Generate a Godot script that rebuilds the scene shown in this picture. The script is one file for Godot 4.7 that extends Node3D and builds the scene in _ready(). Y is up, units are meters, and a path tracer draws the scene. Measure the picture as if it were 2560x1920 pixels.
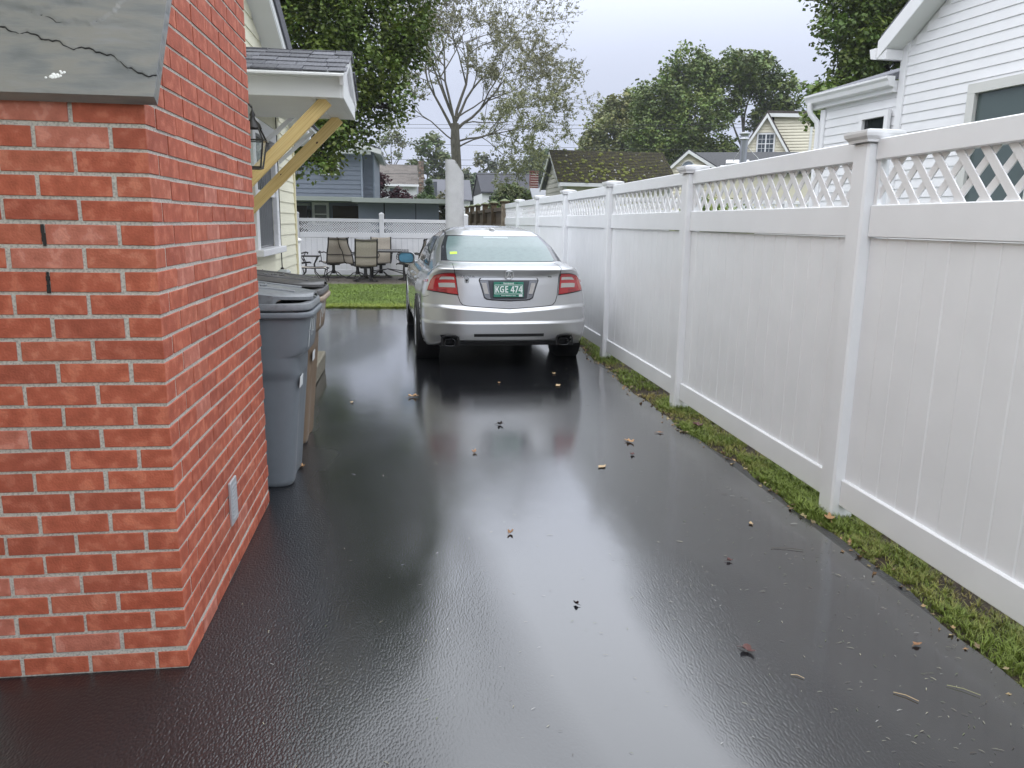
extends Node3D

# ---------- mesh builder ----------
class MB:
	var v = PackedVector3Array()
	var n = PackedVector3Array()
	var uv = PackedVector2Array()
	var col = PackedColorArray()
	var ix = PackedInt32Array()
	var tint = Color(1, 1, 1)
	var xf = Transform3D()
	var use_uv = false
	var use_col = false

	func vert(p: Vector3, nn: Vector3, t := Vector2()) -> int:
		v.append(xf * p)
		n.append((xf.basis * nn).normalized())
		if use_uv:
			uv.append(t)
		if use_col:
			col.append(tint)
		return v.size() - 1

	# corners counter-clockwise as seen from outside
	func quad(a: Vector3, b: Vector3, c: Vector3, d: Vector3, uvs := []) -> void:
		var nn = (c - a).cross(d - b)
		if nn.length_squared() < 1e-16:
			return
		nn = nn.normalized()
		var k = v.size()
		var pts = [a, b, c, d]
		for i in 4:
			vert(pts[i], nn, uvs[i] if uvs.size() == 4 else Vector2(float(i == 1 or i == 2), float(i < 2)))
		ix.append_array(PackedInt32Array([k, k + 2, k + 1, k, k + 3, k + 2]))

	func tri(a: Vector3, b: Vector3, c: Vector3) -> void:
		var nn = (b - a).cross(c - a).normalized()
		var k = v.size()
		for p in [a, b, c]:
			vert(p, nn)
		ix.append_array(PackedInt32Array([k, k + 2, k + 1]))

	func box(at: Vector3, s: Vector3, b := Basis()) -> void:
		var h = s * 0.5
		var p = []
		for i in 8:
			p.append(at + b * Vector3(h.x if i & 1 else -h.x, h.y if i & 2 else -h.y, h.z if i & 4 else -h.z))
		for f in [[4, 5, 7, 6], [1, 0, 2, 3], [5, 1, 3, 7], [0, 4, 6, 2], [6, 7, 3, 2], [0, 1, 5, 4]]:
			quad(p[f[0]], p[f[1]], p[f[2]], p[f[3]])

	# box with chamfered edges
	func bev(at: Vector3, s: Vector3, r: float, b := Basis(), jit := 0.0, g: RandomNumberGenerator = null) -> void:
		var h = s * 0.5
		var P = func(sx: float, sy: float, sz: float, w: int) -> Vector3:
			var q = Vector3(sx * (h.x - (0.0 if w == 0 else r)), sy * (h.y - (0.0 if w == 1 else r)), sz * (h.z - (0.0 if w == 2 else r)))
			return q
		var off = {}
		if jit > 0.0:
			for i in 8:
				off[i] = Vector3(g.randf_range(-jit, jit), g.randf_range(-jit, jit), g.randf_range(-jit, jit))
		var C = func(sx: int, sy: int, sz: int, w: int) -> Vector3:
			var q: Vector3 = P.call(sx, sy, sz, w)
			if jit > 0.0:
				q += off[int(sx > 0) + 2 * int(sy > 0) + 4 * int(sz > 0)]
			return at + b * q
		for sg in [-1, 1]:
			var f = func(a, bb, c, d):
				if sg > 0: quad(a, bb, c, d)
				else: quad(d, c, bb, a)
			f.call(C.call(sg, -1, 1, 0), C.call(sg, -1, -1, 0), C.call(sg, 1, -1, 0), C.call(sg, 1, 1, 0))
			f.call(C.call(-1, sg, 1, 1), C.call(1, sg, 1, 1), C.call(1, sg, -1, 1), C.call(-1, sg, -1, 1))
			f.call(C.call(-1, -1, sg, 2), C.call(1, -1, sg, 2), C.call(1, 1, sg, 2), C.call(-1, 1, sg, 2))
			for sh in [-1, 1]:
				var g2 = func(a, bb, c, d):
					if sg * sh > 0: quad(a, bb, c, d)
					else: quad(d, c, bb, a)
				g2.call(C.call(sg, sh, 1, 0), C.call(sg, sh, -1, 0), C.call(sg, sh, -1, 1), C.call(sg, sh, 1, 1))
				g2.call(C.call(sg, -1, sh, 2), C.call(sg, -1, sh, 0), C.call(sg, 1, sh, 0), C.call(sg, 1, sh, 2))
				g2.call(C.call(-1, sg, sh, 2), C.call(1, sg, sh, 2), C.call(1, sg, sh, 1), C.call(-1, sg, sh, 1))
				for si in [-1, 1]:
					var a: Vector3 = C.call(sg, sh, si, 0)
					var bb: Vector3 = C.call(sg, sh, si, 1)
					var c: Vector3 = C.call(sg, sh, si, 2)
					if sg * sh * si > 0: tri(a, bb, c)
					else: tri(a, c, bb)

	# polygon in the XY plane of t (counter-clockwise seen from +Z), pulled back along -Z by depth
	func prism(poly: PackedVector2Array, depth: float, t := Transform3D()) -> void:
		var p = poly
		if Geometry2D.is_polygon_clockwise(p):
			p = p.duplicate()
			p.reverse()
		var tr = Geometry2D.triangulate_polygon(p)
		for i in range(0, tr.size(), 3):
			var A = p[tr[i]]
			var B = p[tr[i + 1]]
			var D = p[tr[i + 2]]
			if (B - A).cross(D - A) < 0.0:
				var k = B
				B = D
				D = k
			tri(t * Vector3(A.x, A.y, 0), t * Vector3(B.x, B.y, 0), t * Vector3(D.x, D.y, 0))
			tri(t * Vector3(A.x, A.y, -depth), t * Vector3(D.x, D.y, -depth), t * Vector3(B.x, B.y, -depth))
		for i in p.size():
			var A = p[i]
			var B = p[(i + 1) % p.size()]
			quad(t * Vector3(A.x, A.y, 0), t * Vector3(A.x, A.y, -depth), t * Vector3(B.x, B.y, -depth), t * Vector3(B.x, B.y, 0))

	# rows of points with smooth normals; flip turns the outside round
	func grid(rows: Array, closed := false, flip := false, uvs := []) -> void:
		var h = rows.size()
		var w: int = rows[0].size()
		var k = v.size()
		for j in h:
			for i in w:
				var r: PackedVector3Array = rows[j]
				var il = (i - 1 + w) % w if closed else maxi(i - 1, 0)
				var ir = (i + 1) % w if closed else mini(i + 1, w - 1)
				var du: Vector3 = r[ir] - r[il]
				var dv: Vector3 = rows[mini(j + 1, h - 1)][i] - rows[maxi(j - 1, 0)][i]
				var nn = du.cross(dv)
				if nn.length_squared() < 1e-18:
					nn = Vector3.UP
				vert(r[i], (-nn if flip else nn).normalized(), uvs[j][i] if uvs else Vector2(float(i) / (w - 1), float(j) / (h - 1)))
		for j in h - 1:
			for i in (w if closed else w - 1):
				var a = k + j * w + i
				var b = k + j * w + (i + 1) % w
				var c = k + (j + 1) * w + (i + 1) % w
				var d = k + (j + 1) * w + i
				if flip:
					ix.append_array(PackedInt32Array([a, b, c, a, c, d]))
				else:
					ix.append_array(PackedInt32Array([a, c, b, a, d, c]))

	func tube(p: Array, r, sides := 8, cap := true) -> void:
		var m = p.size()
		var rows = []
		var side = Vector3.UP
		for i in m:
			var d: Vector3 = (p[mini(i + 1, m - 1)] - p[maxi(i - 1, 0)]).normalized()
			if i == 0:
				side = d.cross(Vector3.UP if absf(d.y) < 0.9 else Vector3.RIGHT).normalized()
			side = (side - d * side.dot(d)).normalized()
			var up = d.cross(side)
			var rr: float = r[i] if r is Array else r
			var row = PackedVector3Array()
			for k in sides:
				var a = TAU * k / sides
				row.append(p[i] + (side * cos(a) + up * sin(a)) * rr)
			rows.append(row)
		grid(rows, true, false)
		if cap:
			for e in [0, m - 1]:
				for k in sides:
					var a: Vector3 = rows[e][k]
					var b: Vector3 = rows[e][(k + 1) % sides]
					if e == 0: tri(p[e], b, a)
					else: tri(p[e], a, b)

	# profile of (radius, y) turned round the y axis of t
	func lathe(prof: Array, sides := 20, t := Transform3D(), flat_steps := false) -> void:
		var rows = []
		for q in prof:
			var row = PackedVector3Array()
			for k in sides:
				var a = TAU * k / sides
				row.append(t * Vector3(q.x * cos(a), q.y, -q.x * sin(a)))
			rows.append(row)
		if flat_steps:
			for j in rows.size() - 1:
				grid([rows[j], rows[j + 1]], true)
		else:
			grid(rows, true)

	# square rings: (half width, y), flat faces
	func square_rings(prof: Array, at: Vector3) -> void:
		for j in prof.size() - 1:
			var a: Vector2 = prof[j]
			var b: Vector2 = prof[j + 1]
			for k in 4:
				var c0 = Vector3([1, 1, -1, -1][k], 0, [1, -1, -1, 1][k])
				var c1 = Vector3([1, -1, -1, 1][k], 0, [-1, -1, 1, 1][k])
				quad(at + c0 * a.x + Vector3.UP * a.y, at + c1 * a.x + Vector3.UP * a.y, at + c1 * b.x + Vector3.UP * b.y, at + c0 * b.x + Vector3.UP * b.y)

	func done() -> ArrayMesh:
		var a = []
		a.resize(Mesh.ARRAY_MAX)
		a[Mesh.ARRAY_VERTEX] = v
		a[Mesh.ARRAY_NORMAL] = n
		if use_uv:
			a[Mesh.ARRAY_TEX_UV] = uv
		if use_col:
			a[Mesh.ARRAY_COLOR] = col
		a[Mesh.ARRAY_INDEX] = ix
		var m = ArrayMesh.new()
		m.add_surface_from_arrays(Mesh.PRIMITIVE_TRIANGLES, a)
		return m

# ---------- naming ----------
var taken = {}
var g = RandomNumberGenerator.new()

func numbered(called: String) -> String:
	taken[called] = taken.get(called, -1) + 1
	return called if taken[called] == 0 else "%s_%03d" % [called, taken[called]]

func tag(o: Node, label: String, category: String, group := "") -> void:
	o.set_meta("label", label)
	o.set_meta("category", category)
	if group: o.set_meta("group", group)

func thing(called: String, label: String, category: String, at := Vector3.ZERO, turn := 0.0, group := "") -> Node3D:
	var o = Node3D.new()
	o.name = numbered(called)
	add_child(o)
	o.position = at
	o.rotation.y = turn
	tag(o, label, category, group)
	return o

func put(called: String, m, material: Material, parent: Node = self) -> MeshInstance3D:
	var o = MeshInstance3D.new()
	o.mesh = m.done() if m is MB else m
	o.material_override = material
	o.name = numbered(called) if parent == self else called
	parent.add_child(o, true)
	return o

func struct(called: String, m, material: Material, parent: Node = self) -> MeshInstance3D:
	var o = put(called, m, material, parent)
	if parent == self: o.set_meta("kind", "structure")
	return o

func solo(called: String, m, material: Material, label: String, category: String, group := "") -> MeshInstance3D:
	var o = put(called, m, material)
	tag(o, label, category, group)
	return o

func scatter(called: String, m: Mesh, material: Material, places: Array, tints: Array, parent: Node = self) -> MultiMeshInstance3D:
	var mm = MultiMesh.new()
	mm.transform_format = MultiMesh.TRANSFORM_3D
	mm.use_colors = tints.size() > 0
	mm.mesh = m
	mm.instance_count = places.size()
	for i in places.size():
		mm.set_instance_transform(i, places[i])
		if tints: mm.set_instance_color(i, tints[i])
	var o = MultiMeshInstance3D.new()
	o.multimesh = mm
	o.material_override = material
	o.name = numbered(called) if parent == self else called
	o.set_meta("kind", "stuff")
	parent.add_child(o, true)
	return o

# ---------- materials ----------
func lin(r: float, gg: float, b: float) -> Color:
	return Color(r, gg, b).linear_to_srgb()

func noise_tex(seed_: int, freq: float, octs: int, ramp: Array, type := FastNoiseLite.TYPE_SIMPLEX_SMOOTH, w := 512) -> NoiseTexture2D:
	var f = FastNoiseLite.new()
	f.seed = seed_
	f.frequency = freq
	f.noise_type = type
	f.fractal_octaves = octs
	if octs == 1: f.fractal_type = FastNoiseLite.FRACTAL_NONE
	var t = NoiseTexture2D.new()
	t.width = w
	t.height = w
	t.seamless = true
	t.noise = f
	if ramp:
		var gr = Gradient.new()
		var o = PackedFloat32Array()
		var c = PackedColorArray()
		for r in ramp:
			o.append(r[0])
			c.append(r[1] if r[1] is Color else Color(r[1], r[1], r[1]))
		gr.offsets = o
		gr.colors = c
		t.color_ramp = gr
	return t

func mat(c: Color, rough: float, metal := 0.0) -> StandardMaterial3D:
	var m = StandardMaterial3D.new()
	m.albedo_color = c
	m.roughness = rough
	m.metallic = metal
	return m

func tri_tex(m: StandardMaterial3D, albedo: Texture2D, scale: Vector3, bump: Texture2D = null, bump_cm := 0.0, world := true) -> StandardMaterial3D:
	if albedo: m.albedo_texture = albedo
	m.uv1_triplanar = true
	m.uv1_world_triplanar = world
	m.uv1_scale = scale
	if bump:
		m.heightmap_enabled = true
		m.heightmap_texture = bump
		m.heightmap_scale = bump_cm
	return m

var T = {}
var M = {}

func make_materials() -> void:
	T.mottle = noise_tex(1, 0.012, 4, [[0.0, 0.72], [0.5, 0.9], [1.0, 1.0]])
	T.mortar = noise_tex(12, 0.03, 4, [[0.0, 0.72], [0.35, 0.88], [0.5, 0.95], [1.0, 1.0]])
	T.fine = noise_tex(2, 0.08, 3, [])
	T.grit = noise_tex(3, 0.2, 2, [])
	T.soft = noise_tex(4, 0.01, 2, [[0.0, 0.975], [1.0, 1.0]])
	T.brick = noise_tex(5, 0.011, 5, [[0.0, Color(0.80, 0.72, 0.68)], [0.35, Color(0.88, 0.80, 0.77)], [0.58, Color(0.92, 0.85, 0.83)], [0.70, Color(0.96, 0.97, 0.98)], [0.80, Color(1.0, 1.0, 1.0)]])
	T.streak = noise_tex(6, 0.02, 4, [[0.0, 0.80], [0.45, 0.95], [1.0, 1.0]])
	T.moss = noise_tex(7, 0.02, 5, [[0.0, Color(0.42, 0.36, 0.31)], [0.45, Color(0.34, 0.31, 0.26)], [0.62, Color(0.40, 0.40, 0.22)], [0.74, Color(0.56, 0.56, 0.18)], [1.0, Color(0.78, 0.76, 0.3)]])
	T.grain = noise_tex(8, 0.02, 4, [[0.0, Color(0.86, 0.76, 0.58)], [0.35, Color(0.95, 0.88, 0.72)], [0.55, Color(1.0, 0.94, 0.80)], [1.0, Color(1.0, 0.97, 0.86)]])
	T.wood_grey = noise_tex(9, 0.02, 4, [[0.0, Color(0.55, 0.5, 0.42)], [0.5, Color(0.8, 0.76, 0.68)], [1.0, Color(1, 0.98, 0.92)]])
	T.slate = noise_tex(10, 0.008, 5, [[0.0, Color(0.70, 0.72, 0.72)], [0.4, Color(0.86, 0.87, 0.86)], [0.62, Color(0.95, 0.94, 0.90)], [0.75, Color(0.95, 0.93, 0.88)], [1.0, Color(1, 1, 1)]])
	M.white = mat(lin(0.80, 0.80, 0.81), 0.32)
	tri_tex(M.white, T.soft, Vector3(0.7, 0.7, 0.7))
	M.vinyl = tri_tex(mat(lin(0.83, 0.84, 0.86), 0.38), T.soft, Vector3(0.5, 0.5, 0.5))
	M.trim = tri_tex(mat(lin(0.76, 0.77, 0.76), 0.5), T.soft, Vector3(0.6, 0.6, 0.6))
	M.yellow = tri_tex(mat(lin(0.80, 0.77, 0.60), 0.5), T.soft, Vector3(0.8, 0.8, 0.8), T.fine, 0.03)
	M.yellow_trim = mat(lin(0.66, 0.60, 0.38), 0.5)
	M.mortar = tri_tex(mat(lin(0.78, 0.75, 0.68), 0.95), T.mortar, Vector3(6, 6, 6), T.grit, 0.3)
	M.dark = mat(lin(0.012, 0.012, 0.013), 0.6)
	M.black_metal = mat(lin(0.014, 0.012, 0.011), 0.38)
	M.glass_dark = mat(lin(0.02, 0.023, 0.025), 0.06)
	M.soil = tri_tex(mat(lin(0.085, 0.062, 0.04), 0.95), T.mottle, Vector3(2, 2, 2), T.grit, 1.5)
	M.shingle = []
	for c in [0.17, 0.21, 0.24, 0.19, 0.27]:
		M.shingle.append(tri_tex(mat(lin(c * 0.94, c * 0.96, c * 1.08), 0.9), T.mottle, Vector3(6, 6, 6), T.grit, 0.15))
	M.lumber = tri_tex(mat(lin(0.82, 0.70, 0.44), 0.7), T.grain, Vector3(0.22, 14, 14), T.grain, 0.01, false)
	M.brick = []
	for c in [[0.40, 0.110, 0.062], [0.43, 0.122, 0.068], [0.35, 0.096, 0.056], [0.42, 0.134, 0.080], [0.39, 0.098, 0.052], [0.46, 0.175, 0.125]]:
		M.brick.append(tri_tex(mat(lin(c[0] * 1.28, c[1] * 1.32, c[2] * 1.32), 0.72), T.brick, Vector3(2.6, 2.6, 2.6), T.fine, 0.12))
	M.slate = tri_tex(mat(lin(0.225, 0.228, 0.232), 0.32), T.slate, Vector3(0.9, 3.6, 3.6), T.slate, 0.7)

# ---------- place ----------
func _ready() -> void:
	g.seed = 20240601
	var cam = Camera3D.new()
	cam.name = "camera"
	cam.fov = 53.13
	cam.near = 0.05
	cam.far = 900.0
	cam.transform = Transform3D(Basis(Vector3(0.991233, 0.014518, 0.131326), Vector3(0.012904, 0.978556, -0.205575), Vector3(-0.131494, 0.205468, 0.96979)), Vector3(0, 1.47, 0))
	add_child(cam)
	cam.current = true
	var env = Environment.new()
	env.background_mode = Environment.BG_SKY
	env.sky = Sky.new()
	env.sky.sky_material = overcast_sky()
	env.tonemap_mode = Environment.TONE_MAPPER_LINEAR
	env.tonemap_exposure = 1.17
	env.sdfgi_enabled = true
	env.ssao_enabled = true
	env.ssil_enabled = true
	env.fog_enabled = FOG
	env.fog_density = 0.0006
	env.fog_light_color = Color(0.96, 0.97, 1.0)
	var we = WorldEnvironment.new()
	we.name = "environment"
	we.environment = env
	add_child(we)
	var sun = DirectionalLight3D.new()
	sun.name = "sun"
	sun.light_energy = 0.20
	sun.light_color = Color(1.0, 0.985, 0.96)
	sun.light_angular_distance = 90.0
	sun.shadow_enabled = true
	sun.rotation_degrees = Vector3(-66, -60, 0)
	add_child(sun)
	make_materials()
	grounds()
	right_fence()
	chimney()
	yellow_house()
	bins()
	car()
	patio()
	back_fence()
	far_houses()
	white_house()
	trees()
	wires()
	litter()

const FOG := true

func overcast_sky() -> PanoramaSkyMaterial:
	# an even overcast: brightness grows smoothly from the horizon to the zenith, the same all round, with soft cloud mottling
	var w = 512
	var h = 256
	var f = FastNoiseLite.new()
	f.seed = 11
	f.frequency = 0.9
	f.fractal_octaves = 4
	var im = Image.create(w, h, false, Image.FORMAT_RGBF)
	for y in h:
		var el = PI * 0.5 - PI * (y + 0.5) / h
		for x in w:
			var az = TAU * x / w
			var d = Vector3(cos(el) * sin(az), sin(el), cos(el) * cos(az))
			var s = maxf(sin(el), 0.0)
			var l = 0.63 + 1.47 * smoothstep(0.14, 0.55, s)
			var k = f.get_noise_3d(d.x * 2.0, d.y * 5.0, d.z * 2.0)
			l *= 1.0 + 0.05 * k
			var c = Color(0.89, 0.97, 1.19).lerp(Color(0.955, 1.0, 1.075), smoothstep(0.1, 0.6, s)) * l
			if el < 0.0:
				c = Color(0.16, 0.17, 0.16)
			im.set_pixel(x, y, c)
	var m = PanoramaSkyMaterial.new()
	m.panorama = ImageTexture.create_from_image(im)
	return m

func drive_edge(z: float) -> float:
	return 2.015 + 0.03 * sin(z * 1.3) + 0.02 * sin(z * 4.1 + 1.0) + 0.012 * sin(z * 11.0)

func grounds() -> void:
	var b = MB.new()
	b.quad(Vector3(-400, -0.06, 60), Vector3(400, -0.06, 60), Vector3(400, -0.06, -700), Vector3(-400, -0.06, -700))
	M.ground = tri_tex(mat(lin(0.07, 0.10, 0.03), 0.95), T.mottle, Vector3(0.15, 0.15, 0.15))
	struct("ground", b, M.ground)
	# wet sealed asphalt
	var w = 2048
	var f = FastNoiseLite.new()
	f.seed = 21
	f.frequency = 0.28
	f.noise_type = FastNoiseLite.TYPE_CELLULAR
	f.cellular_return_type = FastNoiseLite.RETURN_DISTANCE
	f.fractal_octaves = 2
	var grain = f.get_seamless_image(w, w)
	f.noise_type = FastNoiseLite.TYPE_SIMPLEX_SMOOTH
	f.seed = 22
	f.frequency = 0.004
	f.fractal_octaves = 3
	var pools = f.get_seamless_image(512, 512)
	f.seed = 23
	f.frequency = 0.012
	f.fractal_octaves = 2
	var waves = f.get_seamless_image(w, w)
	pools.resize(w, w, Image.INTERPOLATE_CUBIC)
	var ga = grain.get_data()
	var pa = pools.get_data()
	var wa = waves.get_data()
	var ha = PackedByteArray()
	ha.resize(w * w)
	var ra = PackedByteArray()
	ra.resize(w * w)
	var ca = PackedByteArray()
	ca.resize(w * w)
	var xl = []
	for j in w:
		var v = float(j) / w
		var z = -1.0 - v / 0.7 * 5.5 if v < 0.7 else -6.5 - (v - 0.7) / 0.3 * 7.0
		xl.append(-0.04 - 0.10 * (-z - 2.0) if z > -4.5 else -0.20 - 0.45 * (-z - 4.5))
	for i in w * w:
		# world place of this texel: grain is fine near the camera and stretched far off, where it is too small to see
		var x = float(i % w) / w * 4.2 - 2.2
		var v = float(i / w) / w
		var z = -1.0 - v / 0.7 * 5.5 if v < 0.7 else -6.5 - (v - 0.7) / 0.3 * 7.0
		# drier and coarser towards the house; a smooth film of water down the middle and all over the low far part
		var nn = float(pa[i]) / 255.0 - 0.5
		var film = 0.42 + 0.58 * smoothstep(-0.5, 0.42, x + nn * 1.5 - xl[i / w])
		film *= 1.0 - 0.35 * smoothstep(0.05, 0.45, nn + 0.25 * sin(x * 3.0 + z))
		var gr = float(255 - ga[i]) * 0.80 * pow(1.0 - film * 0.92, 1.3)
		ha[i] = int(clampf(gr + float(wa[i]) * 0.13, 0, 255))
		ra[i] = int(255.0 * (0.42 - 0.29 * film))
		ca[i] = int(255.0 * clampf(1.6 * film - 0.5, 0, 1))
	M.asphalt = mat(lin(0.0105, 0.0112, 0.0135), 1.0)
	M.asphalt.roughness_texture = ImageTexture.create_from_image(Image.create_from_data(w, w, false, Image.FORMAT_L8, ra))
	M.asphalt.heightmap_enabled = true
	M.asphalt.heightmap_texture = ImageTexture.create_from_image(Image.create_from_data(w, w, false, Image.FORMAT_L8, ha))
	M.asphalt.heightmap_scale = 0.48
	M.asphalt.metallic_specular = 0.68
	M.asphalt.clearcoat_enabled = true
	M.asphalt.clearcoat = 1.0
	M.asphalt.clearcoat_texture = ImageTexture.create_from_image(Image.create_from_data(w, w, false, Image.FORMAT_L8, ca))
	M.asphalt.clearcoat_roughness = 0.14
	b = MB.new()
	b.use_uv = true
	var rows = []
	var uvs = []
	var zs = []
	for i in 180:
		zs.append(4.0 - i * 0.0975)
	for z in zs:
		var r = PackedVector3Array()
		var u = []
		for x in [-5.0, -3.0, -1.4, -0.5, 0.5, 1.2, 1.7, drive_edge(z), drive_edge(z) + 0.02]:
			var y = 0.0
			if x > 1.9: y = -0.004 if x < drive_edge(z) + 0.01 else -0.04
			r.append(Vector3(x, y, z))
			u.append(Vector2((x + 2.2) / 4.2, (-1.0 - z) / 5.5 * 0.7 if z > -6.5 else 0.7 + (-6.5 - z) / 7.0 * 0.3))
		rows.append(r)
		uvs.append(u)
	b.grid(rows, false, false, uvs)
	struct("driveway", b, M.asphalt)
	# soil strip under the fence and the lawn beyond
	b = MB.new()
	b.quad(Vector3(1.9, -0.025, 5), Vector3(3.6, -0.025, 5), Vector3(3.6, -0.025, -20), Vector3(1.9, -0.025, -20))
	struct("soil", b, M.soil)
	b = MB.new()
	b.quad(Vector3(-8, -0.02, -13.42), Vector3(1.95, -0.02, -13.42), Vector3(1.95, -0.02, -18.32), Vector3(-8, -0.02, -18.32))
	M.turf = tri_tex(mat(lin(0.10, 0.15, 0.03), 0.95), T.mottle, Vector3(1, 1, 1))
	struct("lawn", b, M.turf)
	# grass blades
	M.blade = mat(lin(1, 1, 1), 0.55)
	M.blade.vertex_color_use_as_albedo = true
	M.blade.backlight_enabled = true
	M.blade.backlight = Color(0.5, 0.5, 0.5)
	var tuft = MB.new()
	for k in 9:
		var a = g.randf() * TAU
		var d = Vector3(cos(a), 0, sin(a))
		var s = Vector3(-d.z, 0, d.x) * 0.0022
		var p0 = d * g.randf() * 0.02
		var hh = g.randf_range(0.6, 1.0)
		var p1 = p0 + Vector3.UP * 0.030 * hh + d * 0.008
		var p2 = p0 + Vector3.UP * 0.052 * hh + d * g.randf_range(0.015, 0.04)
		tuft.quad(p0 - s, p0 + s, p1 + s * 0.8, p1 - s * 0.8)
		tuft.tri(p1 - s * 0.8, p1 + s * 0.8, p2)
	var tm = tuft.done()
	var P = []
	var C = []
	var nz = FastNoiseLite.new()
	nz.seed = 5
	nz.frequency = 1.1
	for i in 13000:
		var z = g.randf_range(-16.0, 1.0)
		if i < 6500: z = g.randf_range(-6.5, 0.0)
		var e = drive_edge(z)
		var x = e + 0.012 + pow(g.randf(), 0.8) * 0.55
		if g.randf() < 0.35: x = e + g.randf_range(0.0, 0.3)
		var dens = nz.get_noise_2d(x * 1.2, z * 0.8)
		if dens < -0.2 and g.randf() < 0.7: continue
		var sc = (0.55 + 0.65 * clampf(dens + 0.2, 0, 1)) * g.randf_range(0.6, 1.4)
		if x < e + 0.05: sc *= 0.7
		P.append(Transform3D(Basis(Vector3.UP, g.randf() * TAU).scaled(Vector3(sc * 1.2, sc, sc * 1.2)), Vector3(x, -0.026, z)))
		var dry = clampf(-dens * 1.5 + g.randf_range(-0.25, 0.35), 0, 1)
		C.append(Color(0.18 + 0.22 * dry, 0.24 + 0.09 * dry, 0.042 + 0.08 * dry) * g.randf_range(0.7, 1.3))
	scatter("grass_strip", tm, M.blade, P, C)
	P = []
	C = []
	for i in 16000:
		var z = -13.40 - pow(g.randf(), 1.3) * 4.95
		var x = g.randf_range(-2.9, 1.2)
		var sc = g.randf_range(0.8, 1.5)
		P.append(Transform3D(Basis(Vector3.UP, g.randf() * TAU).scaled(Vector3(sc * 1.5, sc, sc * 1.5)), Vector3(x, -0.02, z)))
		var k = g.randf_range(0.75, 1.25) * (1.0 + 0.35 * nz.get_noise_2d(x, z))
		var yl = 0.05 if z > -13.9 else 0.0
		C.append(Color(0.135 + yl, 0.20 + yl * 0.6, 0.028) * k)
	scatter("lawn_grass", tm, M.blade, P, C)

# ---------- white vinyl fence on the right ----------
func fence_cap(b: MB, at: Vector3, s := 1.0) -> void:
	b.square_rings([Vector2(0.066 * s, 0.0), Vector2(0.074 * s, 0.0), Vector2(0.076 * s, 0.012), Vector2(0.088 * s, 0.026), Vector2(0.092 * s, 0.040), Vector2(0.092 * s, 0.052), Vector2(0.060 * s, 0.060), Vector2(0.0, 0.068)], at)

func right_fence() -> void:
	var t = thing("white_fence", "long white vinyl privacy fence with lattice top along the right of the driveway", "fence", Vector3(2.2, 0, 0))
	var z0 = -3.585
	var step = 2.42
	var post = MB.new()
	post.bev(Vector3(0, 0.92, 0), Vector3(0.127, 1.90, 0.127), 0.010)
	var pm = post.done()
	var cap = MB.new()
	fence_cap(cap, Vector3(0, 1.868, 0), 1.08)
	var cm = cap.done()
	for k in range(-1, 6):
		var p = put("post", pm, M.vinyl, t)
		p.position = Vector3(0.022, 0.0, z0 - step * k)
		p.rotation.y = g.randf_range(-0.01, 0.01)
		p.rotation.x = g.randf_range(-0.003, 0.003)
		put("post_cap", cm, M.white, p)
	var ln = step - 0.124
	var rails = {}
	for r in [["top_rail", 0.098, 1.835], ["middle_rail", 0.152, 1.502], ["bottom_rail", 0.142, 0.128]]:
		var b = MB.new()
		b.bev(Vector3(0, 0, 0), Vector3(0.05, r[1], ln), 0.005)
		rails[r[0]] = b.done()
	var boards = []
	for i in 3:
		var b = MB.new()
		var hw = ln / 32.0
		# tongue-and-groove board: wide chamfer on the near edge
		b.prism(PackedVector2Array([Vector2(-hw, -0.011), Vector2(hw, -0.011), Vector2(hw, 0.0035 - 0.0004 * i), Vector2(hw - 0.0125, 0.011), Vector2(-hw, 0.011)]), 1.225, Transform3D(Basis(Vector3(0, 0, 1), Vector3(-1, 0, 0), Vector3(0, -1, 0)), Vector3(0, -0.6125, 0)))
		boards.append(b.done())
	var slat = MB.new()
	slat.bev(Vector3.ZERO, Vector3(0.007, 0.318, 0.038), 0.0015)
	var sm = slat.done()
	for k in range(-1, 6):
		var zc = z0 - step * k + step * 0.5 if k > -1 else z0 + step * 1.5
		zc = z0 + step * 0.5 - step * k
		if k == -1: zc = z0 - step * 5.5
		for r in [["top_rail", 1.835], ["middle_rail", 1.502], ["bottom_rail", 0.128]]:
			var o = put(r[0], rails[r[0]], M.vinyl, t)
			o.position = Vector3(0.025, r[1], zc)
			o.rotation.x = g.randf_range(-0.0012, 0.0012)
		for i in 16:
			var o = put("board", boards[i % 3], M.vinyl, t)
			o.position = Vector3(0.029 + g.randf_range(-0.0015, 0.0015), 0.81, zc - ln * 0.5 + (i + 0.5) * ln / 16.0)
		var joined = MB.new()
		for i in 32:
			var front = i < 16
			var zz = zc - ln * 0.5 + (i % 16 + 0.5) * ln / 16.0
			var rot = Basis(Vector3.RIGHT, deg_to_rad(-43.0 if front else 43.0))
			var at = Vector3(0.021 if front else 0.0285, 1.679, zz)
			if k <= 2 and k > -1:
				var o = put("lattice_slat", sm, M.white, t)
				o.transform = Transform3D(rot, at)
			else:
				joined.bev(at, Vector3(0.007, 0.318, 0.038), 0.0015, rot)
		if joined.v.size():
			put("lattice", joined, M.white, t).set_meta("kind", "stuff")
	# thin channel strips that hold the lattice ends
	for k in range(0, 4):
		var b = MB.new()
		b.box(Vector3(0.028, 1.679, z0 - step * k + 0.0765), Vector3(0.03, 0.22, 0.026))
		put("lattice_channel", b, M.white, t)
		b = MB.new()
		b.box(Vector3(0.028, 1.679, z0 - step * k - 0.0765), Vector3(0.03, 0.22, 0.026))
		put("lattice_channel", b, M.white, t)

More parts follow.
